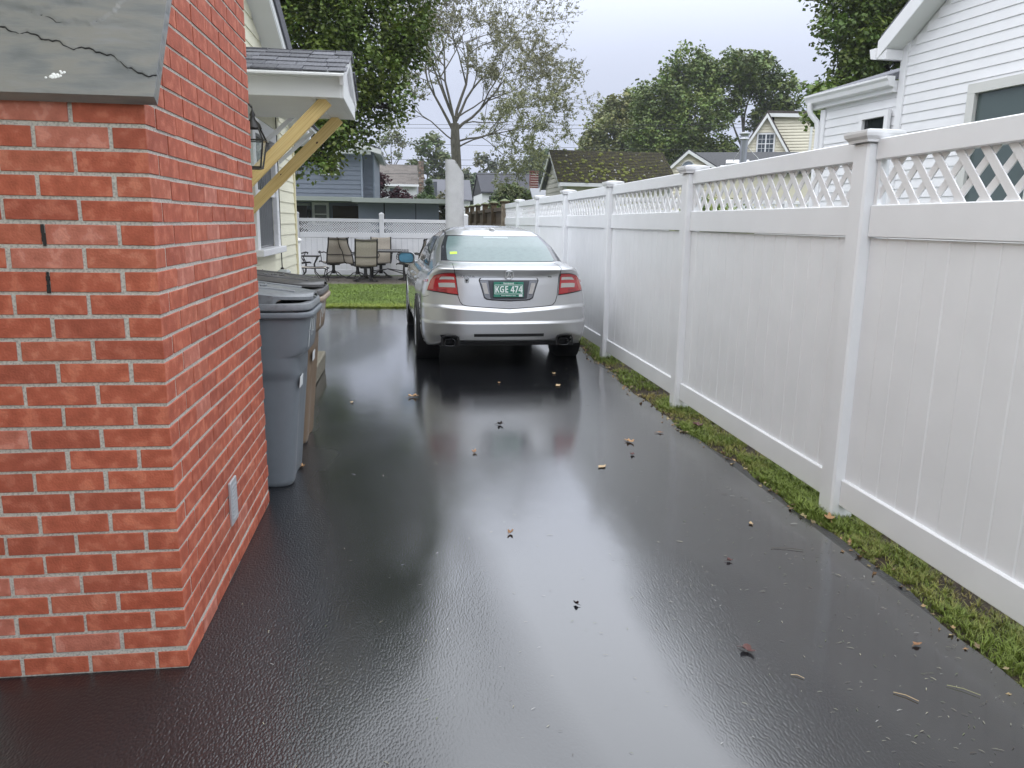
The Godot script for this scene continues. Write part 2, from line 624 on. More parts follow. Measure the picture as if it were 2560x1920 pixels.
# ---------- brick chimney ----------
const CH := 0.0688
func chimney() -> void:
	var t = thing("brick_chimney", "red brick outside chimney with a slate slab on its sloping shoulder, at the house wall", "chimney", Vector3(-0.745, 0, -2.436))
	# local: x 0 is the side face towards the drive, z 0 the front face; it runs to x -1.6 and z -1.554
	var depth = 1.554
	var wide = 1.7
	var sh = 1.79
	var slope = 0.66
	var core = MB.new()
	var poly = PackedVector2Array([Vector2(0.0034, -0.05), Vector2(0.0034, sh - 0.01), Vector2(0.009 + 1.25 * slope, sh + 1.24), Vector2(0.009 + 1.25 * slope, 6.2), Vector2(depth - 0.009, 6.2), Vector2(depth - 0.009, -0.05)])
	# polygon's x is depth behind the front; its plane faces +x
	core.prism(poly, wide, Transform3D(Basis(Vector3(0, 0, -1), Vector3(0, 1, 0), Vector3(1, 0, 0)), Vector3(-0.0034, 0, 0)))
	put("mortar", core, M.mortar, t)
	var full = 0.196
	var joint = 0.0122
	var half = 0.0935
	var pit = full + joint
	var meshes = {}
	for L in [full, half]:
		for ax in [0, 2]:
			for i in 3:
				var b = MB.new()
				b.bev(Vector3.ZERO, Vector3(L if ax == 0 else half, 0.0578, L if ax == 2 else half), 0.0016, Basis(), 0.0008, g)
				meshes[[L, ax, i]] = b.done()
	var rest = MB.new()
	var lay = func(m, at: Vector3, alone: bool, s: Vector3) -> void:
		at += Vector3(0, g.randf_range(-0.0012, 0.0012), 0)
		if alone:
			var o = put("brick", m, M.brick[g.randi() % 6 if g.randf() < 0.5 else g.randi() % 3], t)
			o.position = at
			o.rotation = Vector3(g.randf_range(-0.004, 0.004), g.randf_range(-0.004, 0.004), g.randf_range(-0.004, 0.004))
		else:
			rest.box(at, s)
	var count = 0
	for r in 90:
		var y = r * CH + 0.012
		if r == 0: y = 0.004
		var yc = y + 0.029
		if y > 6.1: break
		var odd = (r + 1) % 2
		# how far back the front of this course lies
		var back = 0.0 if yc < sh - 0.02 else minf((yc + 0.03 - sh) * slope, 1.25 * slope)
		var sloped = yc >= sh - 0.02
		# front face
		if not sloped or back >= 1.25 * slope - 0.001:
			var x = 0.0
			var i = 0
			while x > -wide:
				var L = full
				if i == 0 and odd: L = half
				var vis = x > -0.72 and not sloped
				if i == 0 and odd:
					lay.call(meshes[[full, 2, g.randi() % 3]], Vector3(-half * 0.5, yc, -back - full * 0.5), vis, Vector3(half, 0.0578, full))
				else: lay.call(meshes[[L, 0, g.randi() % 3]], Vector3(x - L * 0.5 + (g.randf_range(-0.002, 0.002) if i else 0.0), yc, -back - half * 0.5 + (g.randf_range(-0.0012, 0.0012) if i else 0.0)), vis, Vector3(L, 0.0578, half))
				if vis: count += 1
				if i == 0 and odd and vis:
					pass
				x -= L + joint
				i += 1
		# side face
		var z = -back
		var first = true
		if not sloped or back >= 1.25 * slope - 0.001:
			# the corner brick already stands: its end or its long side shows on this face
			z -= (full if odd else half) + joint
		if sloped and back < 1.25 * slope - 0.001:
			# cut brick that follows the slope
			var z1 = -(back + g.randf_range(0.08, 0.19))
			var b = MB.new()
			var pp = PackedVector2Array([Vector2(back - 0.029 * slope - 0.02, -0.029), Vector2(back + 0.029 * slope - 0.02, 0.029), Vector2(-z1, 0.029), Vector2(-z1, -0.029)])
			b.prism(pp, half, Transform3D(Basis(Vector3(0, 0, -1), Vector3(0, 1, 0), Vector3(1, 0, 0)), Vector3(0, yc, 0)))
			put("brick", b, M.brick[g.randi() % 6], t)
			count += 1
			z = z1 - joint * 0.7
			first = false
		while z > -depth + 0.02:
			var L = full
			if z - L < -depth: L = depth + z
			if L < 0.03: break
			var vis = r < 20 or (r < 26 and z < -0.25 and z > -1.30)
			var at = Vector3(-half * 0.5 + g.randf_range(-0.0012, 0.0012), yc, z - L * 0.5)
			if absf(L - full) < 0.001 or absf(L - half) < 0.001:
				lay.call(meshes[[full if absf(L - full) < 0.001 else half, 2, g.randi() % 3]], at, vis, Vector3(half, 0.0578, L))
			elif vis:
				var b = MB.new()
				b.bev(Vector3.ZERO, Vector3(half, 0.0578, L), 0.0024, Basis(), 0.0012, g)
				lay.call(b.done(), at, true, Vector3.ONE)
			else:
				rest.box(at, Vector3(half, 0.0578, L))
			if vis: count += 1
			z -= L + joint * 0.7
			first = false
	# two upright joints that have lost their mortar
	for q in [[-0.3078, 20], [-0.3078, 18]]:
		for k in 5:
			var mj = MB.new()
			mj.box(Vector3(q[0] + g.randf_range(-0.0015, 0.0015), (q[1] + 1) * CH - CH + 0.014 + k * 0.0125, 0.0), Vector3(0.0075 + g.randf_range(-0.002, 0.0035), 0.0125, 0.003))
			put("open_joint", mj, M.dark, t)
	put("brick", rest, M.brick[0], t).set_meta("kind", "stuff")
	print("bricks ", count)
	# slate slab on the shoulder
	var sl = MB.new()
	var dir = Vector3(0, 1, -slope).normalized()
	var up = Vector3(0, slope, 1).normalized()
	var origin = Vector3(0.042, sh + 0.012, 0.045)
	var wS = wide + 0.1
	var hS = 1.5
	var cracks = [[[0.0, 0.36], [0.10, 0.40], [0.2, 0.345], [0.28, 0.33], [0.36, 0.30], [0.45, 0.285], [0.62, 0.27], [0.9, 0.31]],
		[[0.0, 0.075], [0.06, 0.083], [0.10, 0.12], [0.16, 0.155], [0.24, 0.165], [0.33, 0.20], [0.44, 0.225], [0.62, 0.28], [0.9, 0.30]],
		[[0.10, 0.40], [0.14, 0.31], [0.20, 0.255], [0.30, 0.26], [0.42, 0.315], [0.55, 0.335], [0.8, 0.37]]]
	var height = func(u: float, q: float) -> float:
		var hh = 0.0
		for c in cracks:
			for i in c.size() - 1:
				if u >= c[i][0] and u < c[i + 1][0]:
					var y: float = lerpf(c[i][1], c[i + 1][1], (u - c[i][0]) / (c[i + 1][0] - c[i][0]))
					y += 0.006 * sin(u * 70.0 + y * 40.0) + 0.003 * sin(u * 210.0)
					if q > y: hh += 0.0025
		return hh
	var rows = []
	for j in 150:
		var q = pow(j / 149.0, 1.6) * hS
		var row = PackedVector3Array()
		for i in 170:
			var u = pow(i / 169.0, 1.7) * wS
			var edge = 0.0
			if i == 0: edge = -0.006
			var o: Vector3 = origin + dir * q - Vector3(u, 0, 0) + up * (height.call(u, q) + edge)
			row.append(o)
		rows.append(row)
	sl.grid(rows, false, true)
	# its edges and underside
	var e = up * 0.034
	var c0 = origin
	var c1 = origin + dir * hS
	var c2 = c1 - Vector3(wS, 0, 0)
	var c3 = c0 - Vector3(wS, 0, 0)
	sl.quad(c0 - e, c1 - e, c1 - up * 0.004, c0 - up * 0.004)
	sl.quad(c3 - e, c0 - e, c0, c3)
	sl.quad(c1 - e, c2 - e, c2 + up * 0.006, c1 + up * 0.006)
	sl.quad(c2 - e, c3 - e, c3, c2)
	sl.quad(c0 - e, c3 - e, c2 - e, c1 - e)
	var slo = put("slate_slab", sl, M.slate, t)
	for c in cracks:
		var cr = MB.new()
		var pts = []
		var rr = []
		for i in 90:
			var u = 0.9 * i / 89.0
			if u < c[0][0]: continue
			for q in c.size() - 1:
				if u >= c[q][0] and u < c[q + 1][0]:
					var y: float = lerpf(c[q][1], c[q + 1][1], (u - c[q][0]) / (c[q + 1][0] - c[q][0]))
					y += 0.006 * sin(u * 70.0 + y * 40.0) + 0.003 * sin(u * 210.0)
					pts.append(origin + dir * y - Vector3(u, 0, 0) + up * 0.0012)
					rr.append(0.0011 + 0.0016 * absf(sin(u * 23.0 + c[0][1] * 9.0)))
					break
		cr.tube(pts, rr, 5, false)
		put("crack_shade", cr, M.dark, slo)  # dark tubes paint the shadow lines of the cracks
	# bird dropping on the slab
	var dr = MB.new()
	for k in 16:
		var uu = g.randfn() * 0.010
		var cc = origin + dir * (0.066 + g.randfn() * 0.005 + uu * 0.35) - Vector3(0.262 - uu, 0, 0) + up * 0.0005
		var prof = [Vector2(0.0001, 0.0016), Vector2(0.003, 0.0012), Vector2(g.randf_range(0.0035, 0.007), -0.001)]
		prof.reverse()
		dr.lathe(prof, 9, Transform3D(Basis(Vector3.RIGHT, up, Vector3.RIGHT.cross(up)), cc))
	put("bird_dropping", dr, mat(lin(0.8, 0.8, 0.78), 0.7), t)
	# little metal clean-out cover low on the side
	var cv = MB.new()
	cv.bev(Vector3(0.005, 0.315, -0.735), Vector3(0.010, 0.185, 0.115), 0.002)
	var cvo = put("cleanout_cover", cv, mat(lin(0.55, 0.56, 0.58), 0.45, 0.6), t)
	for k in 9:
		var lb = MB.new()
		lb.box(Vector3(0.0105, 0.247 + k * 0.017, -0.735), Vector3(0.003, 0.004, 0.075), Basis(Vector3.BACK, 0.5))
		put("louver", lb, mat(lin(0.5, 0.51, 0.53), 0.45, 0.6), cvo)

# ---------- the yellow house on the left ----------
func window_unit(parent: Node, called: String, at: Vector3, w: float, h: float, facing: Basis, frame_m: Material, pane_m: Material, cols := 1, rows := 2, casing := 0.09, muntins := Vector2i(0, 0)) -> Node3D:
	# facing: x along the wall, y up, z outwards
	var o = Node3D.new()
	o.name = "window"
	parent.add_child(o, true)
	o.transform = Transform3D(facing, at)
	var f = MB.new()
	f.box(Vector3(0, h * 0.5 + casing * 0.5, 0.012), Vector3(w + 2 * casing, casing, 0.045))
	f.box(Vector3(-w * 0.5 - casing * 0.5, 0, 0.012), Vector3(casing, h, 0.042))
	f.box(Vector3(w * 0.5 + casing * 0.5, 0, 0.012), Vector3(casing, h, 0.042))
	for i in range(1, cols):
		f.box(Vector3(-w * 0.5 + i * w / cols, 0, 0.010), Vector3(0.07, h, 0.04))
	for i in range(1, rows):
		f.box(Vector3(0, -h * 0.5 + i * h / rows, 0.0), Vector3(w, 0.045, 0.03))
	for i in cols:
		var c0 = -w * 0.5 + i * w / cols
		for k in range(1, muntins.x + 1):
			f.box(Vector3(c0 + k * w / cols / (muntins.x + 1), 0, -0.008), Vector3(0.018, h, 0.012))
		for k in range(1, muntins.y + 1):
			f.box(Vector3(c0 + w / cols * 0.5, -h * 0.5 + k * h / (muntins.y + 1), -0.0085), Vector3(w / cols, 0.018, 0.012))
	put("frame", f, frame_m, o)
	var s = MB.new()
	s.bev(Vector3(0, -h * 0.5 - 0.03, 0.03), Vector3(w + 2 * casing + 0.05, 0.06, 0.11), 0.006)
	put("sill", s, frame_m, o)
	for i in cols:
		for j in rows:
			var p = MB.new()
			var pw = w / cols
			var ph = h / rows
			p.box(Vector3(-w * 0.5 + (i + 0.5) * pw, -h * 0.5 + (j + 0.5) * ph, -0.018 + 0.004 * j), Vector3(pw - 0.002, ph - 0.002, 0.006))
			put("pane", p, pane_m, o)
	return o

# a course of siding: a wedge that leans out at its foot; a to b along the wall, out is the outward normal
func clapboard(a: Vector3, b: Vector3, out: Vector3, hh: float, lap := 0.014, cut := 0.0) -> MB:
	var m = MB.new()
	var up = Vector3.UP * (hh + 0.004)
	var bb = b + (b - a).normalized() * -cut
	var f = out * lap
	var k = out * 0.003
	m.quad(a + f, b + f, bb + up + k, a + up + k)
	m.quad(a - out * 0.01, b - out * 0.01, b + f, a + f)
	m.quad(b + f, b - out * 0.01, bb + up - out * 0.01, bb + up + k)
	m.quad(a - out * 0.01, a + f, a + up + k, a + up - out * 0.01)
	return m

func yellow_house() -> void:
	var t = thing("yellow_house", "pale yellow clapboard house behind the brick chimney at the left", "house", Vector3(-1.35, 0, -6.0))
	var wx = -1.35
	var rake = func(z: float) -> float: return 3.35 + (z + 7.534) * 0.36
	# wall body
	var w = MB.new()
	var pl = PackedVector2Array([Vector2(9.72, 0.0), Vector2(9.72, 2.52), Vector2(3.4, 4.80), Vector2(-2.9, 2.52), Vector2(-2.9, 0.0)])
	w.prism(pl, 7.0, Transform3D(Basis(Vector3(0, 0, -1), Vector3(0, 1, 0), Vector3(1, 0, 0)), Vector3(-0.012, 0, 6.0)))
	put("wall", w, M.yellow, t)
	var fd = MB.new()
	fd.box(Vector3(-0.03, 0.16, -0.02), Vector3(0.09, 0.36, 7.3))
	put("foundation", fd, M.mortar, t)
	var hh = 0.118
	var k = 0
	while true:
		var y = 0.36 + k * hh
		k += 1
		if y > 4.2: break
		var zf = -9.66
		var zr: float = -7.534 + (y + hh - 3.35 + 0.10) / 0.36
		if y > 2.4: zf = maxf(-9.66, -7.534 - (3.30 - y - hh) / 0.36)
		if zf > -4.2: break
		var o = put("clapboard", clapboard(Vector3(0, y, 6.0 - 4.06), Vector3(0, y, 6.0 + zf), Vector3.RIGHT, hh), M.yellow, t)
		o.rotation.x = g.randf_range(-0.0006, 0.0006)
	var cb = MB.new()
	cb.box(Vector3(0.006, 1.40, 6.0 - 9.70), Vector3(0.034, 2.2, 0.09))
	put("corner_board", cb, M.yellow_trim, t)
	# roof with its rake boards
	for s in [[9.95, 2.33, 3.4], [-3.1, 2.33, 3.4]]:
		var b = MB.new()
		var a0 = Vector2(s[0], s[1] + 0.1)
		var a1 = Vector2(s[2], 4.82)
		b.prism(PackedVector2Array([a0, a1, a1 + Vector2(0, 0.16), a0 + Vector2(0, 0.16)]), 7.2, Transform3D(Basis(Vector3(0, 0, -1), Vector3(0, 1, 0), Vector3(1, 0, 0)), Vector3(0.22, 0.02, 6.0)))
		put("roof", b, M.shingle[0], t)
		var r = MB.new()
		r.prism(PackedVector2Array([a0 + Vector2(0, -0.09), a1 + Vector2(0, -0.09), a1 + Vector2(0, 0.10), a0 + Vector2(0, 0.10)]), 0.028, Transform3D(Basis(Vector3(0, 0, -1), Vector3(0, 1, 0), Vector3(1, 0, 0)), Vector3(0.20, 0.02, 6.0)))
		put("rake_board", r, M.trim, t)
		r = MB.new()
		r.prism(PackedVector2Array([a0 + Vector2(0, -0.11), a1 + Vector2(0, -0.11), a1 + Vector2(0, -0.092), a0 + Vector2(0, -0.092)]), 0.19, Transform3D(Basis(Vector3(0, 0, -1), Vector3(0, 1, 0), Vector3(1, 0, 0)), Vector3(0.195, 0.02, 6.0)))
		put("soffit", r, M.trim, t)
	# window with curtain
	var bs = Basis(Vector3(0, 0, -1), Vector3.UP, Vector3.RIGHT)
	var win = window_unit(t, "window", Vector3(0.040, 1.70, 6.0 - 7.53), 0.95, 0.98, bs, M.white, mat(lin(0.03, 0.034, 0.036), 0.05), 1, 2, 0.13)
	var cu = MB.new()
	var rows = []
	for j in 2:
		var row = PackedVector3Array()
		for i in 60:
			row.append(Vector3(-0.46 + i * 0.0156, -0.47 + j * 0.94, -0.012 + 0.004 * sin(i * 1.1)))
		rows.append(row)
	cu.grid(rows)
	put("curtain", cu, mat(lin(0.10, 0.105, 0.11), 0.7), win)
	# small shingled awning over the window on white brackets
	var aw = MB.new()
	aw.prism(PackedVector2Array([Vector2(0.0, 2.56), Vector2(0.0, 2.53), Vector2(0.40, 2.36), Vector2(0.40, 2.39)]), 1.62, Transform3D(Basis(), Vector3(0, 0, 6.0 - 7.15)))
	var awo = put("awning", aw, M.trim, t)
	for r in 4:
		for i in 9:
			var b = MB.new()
			var x = 0.06 + r * 0.105
			b.bev(Vector3(x, 2.575 - (x / 0.40) * 0.175 + 0.006, 6.0 - 7.15 - 0.09 - i * 0.18 + 0.04 * (r % 2)), Vector3(0.118, 0.016, 0.174), 0.003, Basis(Vector3.BACK, -0.35))
			put("shingle", b, M.shingle[g.randi() % 3], awo)
	for z in [-7.35, -8.68]:
		var b = MB.new()
		b.box(Vector3(0.19, 2.22, 6.0 + z), Vector3(0.035, 0.50, 0.035), Basis(Vector3.BACK, -0.85))
		put("awning_bracket", b, M.white, t)
	var cab = MB.new()
	cab.tube([Vector3(0.025, 2.5, 6 - 8.47), Vector3(0.028, 1.9, 6 - 8.45), Vector3(0.026, 1.3, 6 - 8.43), Vector3(0.03, 0.92, 6 - 8.42)], 0.006, 6)
	put("cable", cab, M.black_metal, t)
	cab = MB.new()
	cab.bev(Vector3(0.03, 0.93, 6 - 8.42), Vector3(0.03, 0.09, 0.03), 0.006)
	put("cable_plug", cab, M.black_metal, t)
	cab = MB.new()
	cab.tube([Vector3(0.03, 1.02, 6 - 7.30), Vector3(0.05, 0.95, 6 - 7.27), Vector3(0.035, 0.86, 6 - 7.33), Vector3(0.05, 0.74, 6 - 7.40), Vector3(0.03, 0.60, 6 - 7.44)], 0.0045, 6)
	put("wire", cab, mat(lin(0.10, 0.02, 0.02), 0.5), t)
	cab = MB.new()
	cab.bev(Vector3(0.045, 0.90, 6 - 7.30), Vector3(0.03, 0.06, 0.03), 0.006)
	put("wire_connector", cab, mat(lin(0.35, 0.02, 0.02), 0.4), t)
	cab = MB.new()
	cab.bev(Vector3(0.07, 0.83, 6 - 8.25), Vector3(0.12, 0.26, 0.17), 0.02)
	put("utility_box", cab, mat(lin(0.36, 0.38, 0.38), 0.5), t)
	canopy()

func canopy() -> void:
	var t = thing("door_canopy", "small gabled canopy with grey shingles and white trim on two raw timber braces", "canopy", Vector3(-1.35, 2.3, -6.3))
	# local: x out from the wall 0..0.90, y 0 at the soffit, z along the wall; ridge at y 0.38
	var zN = 0.55
	var zF = -0.60
	var L = 0.90
	var b = MB.new()
	b.bev(Vector3(L * 0.5 - 0.012, 0.07, zN), Vector3(L + 0.024, 0.14, 0.036), 0.003)
	put("fascia", b, M.trim, t)
	b = MB.new()
	b.bev(Vector3(L * 0.5 - 0.012, 0.07, zF), Vector3(L + 0.024, 0.14, 0.036), 0.003)
	put("fascia", b, M.trim, t)
	b = MB.new()
	b.bev(Vector3(L * 0.5 - 0.012, 0.148, zN + 0.025), Vector3(L + 0.03, 0.04, 0.03), 0.003)
	put("drip_board", b, M.trim, t)
	b = MB.new()
	b.box(Vector3(L * 0.5, 0.012, (zN + zF) * 0.5), Vector3(L, 0.02, zN - zF - 0.04))
	put("soffit", b, M.trim, t)
	b = MB.new()
	b.box(Vector3(L - 0.19, -0.002, (zN + zF) * 0.5), Vector3(0.022, 0.008, zN - zF - 0.06))
	put("soffit_batten", b, M.trim, t)
	b = MB.new()
	b.bev(Vector3(L, 0.055, (zN + zF) * 0.5), Vector3(0.04, 0.115, zN - zF + 0.03), 0.003)
	put("end_beam", b, M.trim, t)
	# gable end: upright boards in a triangle
	for i in 11:
		var z = zN - 0.06 - i * 0.104
		var top = 0.37 - absf(z + 0.025) * 0.36
		if top < 0.16: continue
		b = MB.new()
		b.bev(Vector3(L - 0.012, (0.11 + top) * 0.5, z), Vector3(0.02, top - 0.11, 0.097), 0.003)
		put("gable_board", b, M.white, t)
	for s in [1, -1]:
		var A = Vector3(L + 0.012, 0.395, -0.025)
		var B = Vector3(L + 0.012, 0.15, -0.025 + s * 0.66)
		var d = B - A
		b = MB.new()
		b.bev(Vector3.ZERO, Vector3(0.03, 0.075, d.length()), 0.003, Basis(Vector3.RIGHT, atan2(-d.y, absf(d.z)) * s))
		var o = put("rake_board", b, M.white, t)
		o.position = (A + B) * 0.5 - Vector3(0, 0.04, 0)
	# roof deck
	for s in [1, -1]:
		b = MB.new()
		var zz = -0.025 + s * 0.70
		if s > 0:
			b.prism(PackedVector2Array([Vector2(0.025, 0.395), Vector2(-zz, 0.138), Vector2(-zz, 0.126), Vector2(0.025, 0.37)]), L + 0.03, Transform3D(Basis(Vector3(0, 0, -1), Vector3.UP, Vector3.RIGHT), Vector3(L + 0.03, 0, 0)))
		else:
			b.prism(PackedVector2Array([Vector2(0.025, 0.395), Vector2(0.025, 0.37), Vector2(-zz, 0.126), Vector2(-zz, 0.138)]), L + 0.03, Transform3D(Basis(Vector3(0, 0, -1), Vector3.UP, Vector3.RIGHT), Vector3(L + 0.03, 0, 0)))
		put("roof_deck", b, M.trim, t)
		var ang = atan2(0.257, 0.70)
		for r in 5:
			var x = -0.0
			while x < L + 0.05:
				var wd: float = [0.10, 0.135, 0.17, 0.21][g.randi() % 4]
				if r == 4: wd = 0.165
				if x + wd > L + 0.05: wd = L + 0.05 - x
				if wd < 0.03: break
				var q = 0.695 - r * 0.14
				b = MB.new()
				var th = 0.007 + 0.006 * float(g.randi() % 2)
				b.bev(Vector3.ZERO, Vector3(wd - 0.004, th, 0.165), 0.0022, Basis(), 0.001, g)
				var o = put("shingle", b, M.shingle[g.randi() % 5], t)
				o.transform = Transform3D(Basis(Vector3.RIGHT, ang * s - 0.035 * s), Vector3(x + wd * 0.5, 0.395 - (q - 0.07) * sin(ang) + 0.010 + 0.002 * r, -0.025 + s * (q - 0.07) * cos(ang)))
				x += wd
	# raw timber braces
	for z in [zN - 0.10, zF + 0.07]:
		var A = Vector3(0.02, -0.775, z)
		var B = Vector3(0.785, -0.01, z)
		var d = (B - A).normalized()
		b = MB.new()
		b.bev(Vector3.ZERO, Vector3((B - A).length() + 0.02, 0.089, 0.040), 0.003)
		var o = put("timber_brace", b, M.lumber, t)
		o.transform = Transform3D(Basis(Vector3.BACK, atan2(d.y, d.x)), (A + B) * 0.5)
		for kn in ([[-0.30, 0.022, 0.008]] if z > 0 else [[0.28, -0.012, 0.008], [-0.12, 0.018, 0.005]]):
			var n = MB.new()
			n.lathe([Vector2(0.0001, 0.0012), Vector2(kn[2] * 0.7, 0.001), Vector2(kn[2], -0.001)].map(func(v): return v) if false else [Vector2(kn[2], -0.001), Vector2(kn[2] * 0.7, 0.001), Vector2(0.0001, 0.0012)], 10, Transform3D(Basis(Vector3(1.5, 0, 0), Vector3(0, 0, 1), Vector3(0, -1, 0)), Vector3(kn[0], kn[1], 0.0205)))
			put("knot", n, mat(lin(0.09, 0.03, 0.015), 0.6), o)
	# carriage lantern hanging under the canopy by the door
	var l = thing("carriage_lantern", "black carriage lantern with glass sides on the wall under the door canopy", "lantern", Vector3(-1.03, 1.80, -5.62))
	b = MB.new()
	b.square_rings([Vector2(0.028, 0.0), Vector2(0.05, 0.008), Vector2(0.05, 0.02)], Vector3.ZERO)
	put("base", b, M.black_metal, l)
	b = MB.new()
	for k in 4:
		var s = Vector3([1, 1, -1, -1][k], 0, [1, -1, -1, 1][k])
		b.tube([s * 0.046 + Vector3(0, 0.02, 0), s * 0.072 + Vector3(0, 0.19, 0)], 0.006, 6)
		b.tube([s * 0.072 + Vector3(0, 0.19, 0), s * 0.040 + Vector3(0, 0.27, 0)], 0.006, 6)
		var s2 = Vector3([1, -1, -1, 1][k], 0, [-1, -1, 1, 1][k])
		b.tube([s * 0.072 + Vector3(0, 0.19, 0), s2 * 0.072 + Vector3(0, 0.19, 0)], 0.006, 6)
		b.tube([s * 0.040 + Vector3(0, 0.27, 0), s2 * 0.040 + Vector3(0, 0.27, 0)], 0.006, 6)
	put("cage", b, M.black_metal, l)
	var glass = mat(Color(0.85, 0.92, 0.92, 0.12), 0.05)
	glass.transparency = BaseMaterial3D.TRANSPARENCY_ALPHA
	for k in 4:
		var c0 = Vector3([1, 1, -1, -1][k], 0, [1, -1, -1, 1][k])
		var c1 = Vector3([1, -1, -1, 1][k], 0, [-1, -1, 1, 1][k])
		b = MB.new()
		b.quad(c0 * 0.046 + Vector3.UP * 0.02, c1 * 0.046 + Vector3.UP * 0.02, c1 * 0.072 + Vector3.UP * 0.19, c0 * 0.072 + Vector3.UP * 0.19)
		put("pane", b, glass, l)
	b = MB.new()
	b.lathe([Vector2(0.058, 0.27), Vector2(0.045, 0.30), Vector2(0.02, 0.325), Vector2(0.014, 0.345), Vector2(0.02, 0.355), Vector2(0.006, 0.385), Vector2(0.001, 0.42)], 14)
	put("finial", b, M.black_metal, l)
	b = MB.new()
	b.tube([Vector3(0, 0.40, 0), Vector3(-0.05, 0.46, 0.0), Vector3(-0.12, 0.44, 0), Vector3(-0.16, 0.30, 0), Vector3(-0.18, 0.20, 0), Vector3(-0.30, 0.16, 0)], 0.007, 6)
	put("arm", b, M.black_metal, l)

# ---------- wheeled bins ----------
func bin_section(y: float, xf: float, xb: float, hz: float, inset: float) -> PackedVector3Array:
	var row = PackedVector3Array()
	var cx = (xf + xb) * 0.5
	var hx = (xf - xb) * 0.5
	for k in 96:
		var a = TAU * k / 96.0
		var c = cos(a)
		var s = sin(a)
		var e = 2.0 / 7.0
		var x = cx + hx * signf(c) * pow(absf(c), e)
		var z = -hz * signf(s) * pow(absf(s), e)
		if c > 0.2 and inset > 0.0:
			x -= inset * (1.0 - smoothstep(0.085, 0.12, absf(z)))
		row.append(Vector3(x, y, z))
	return row

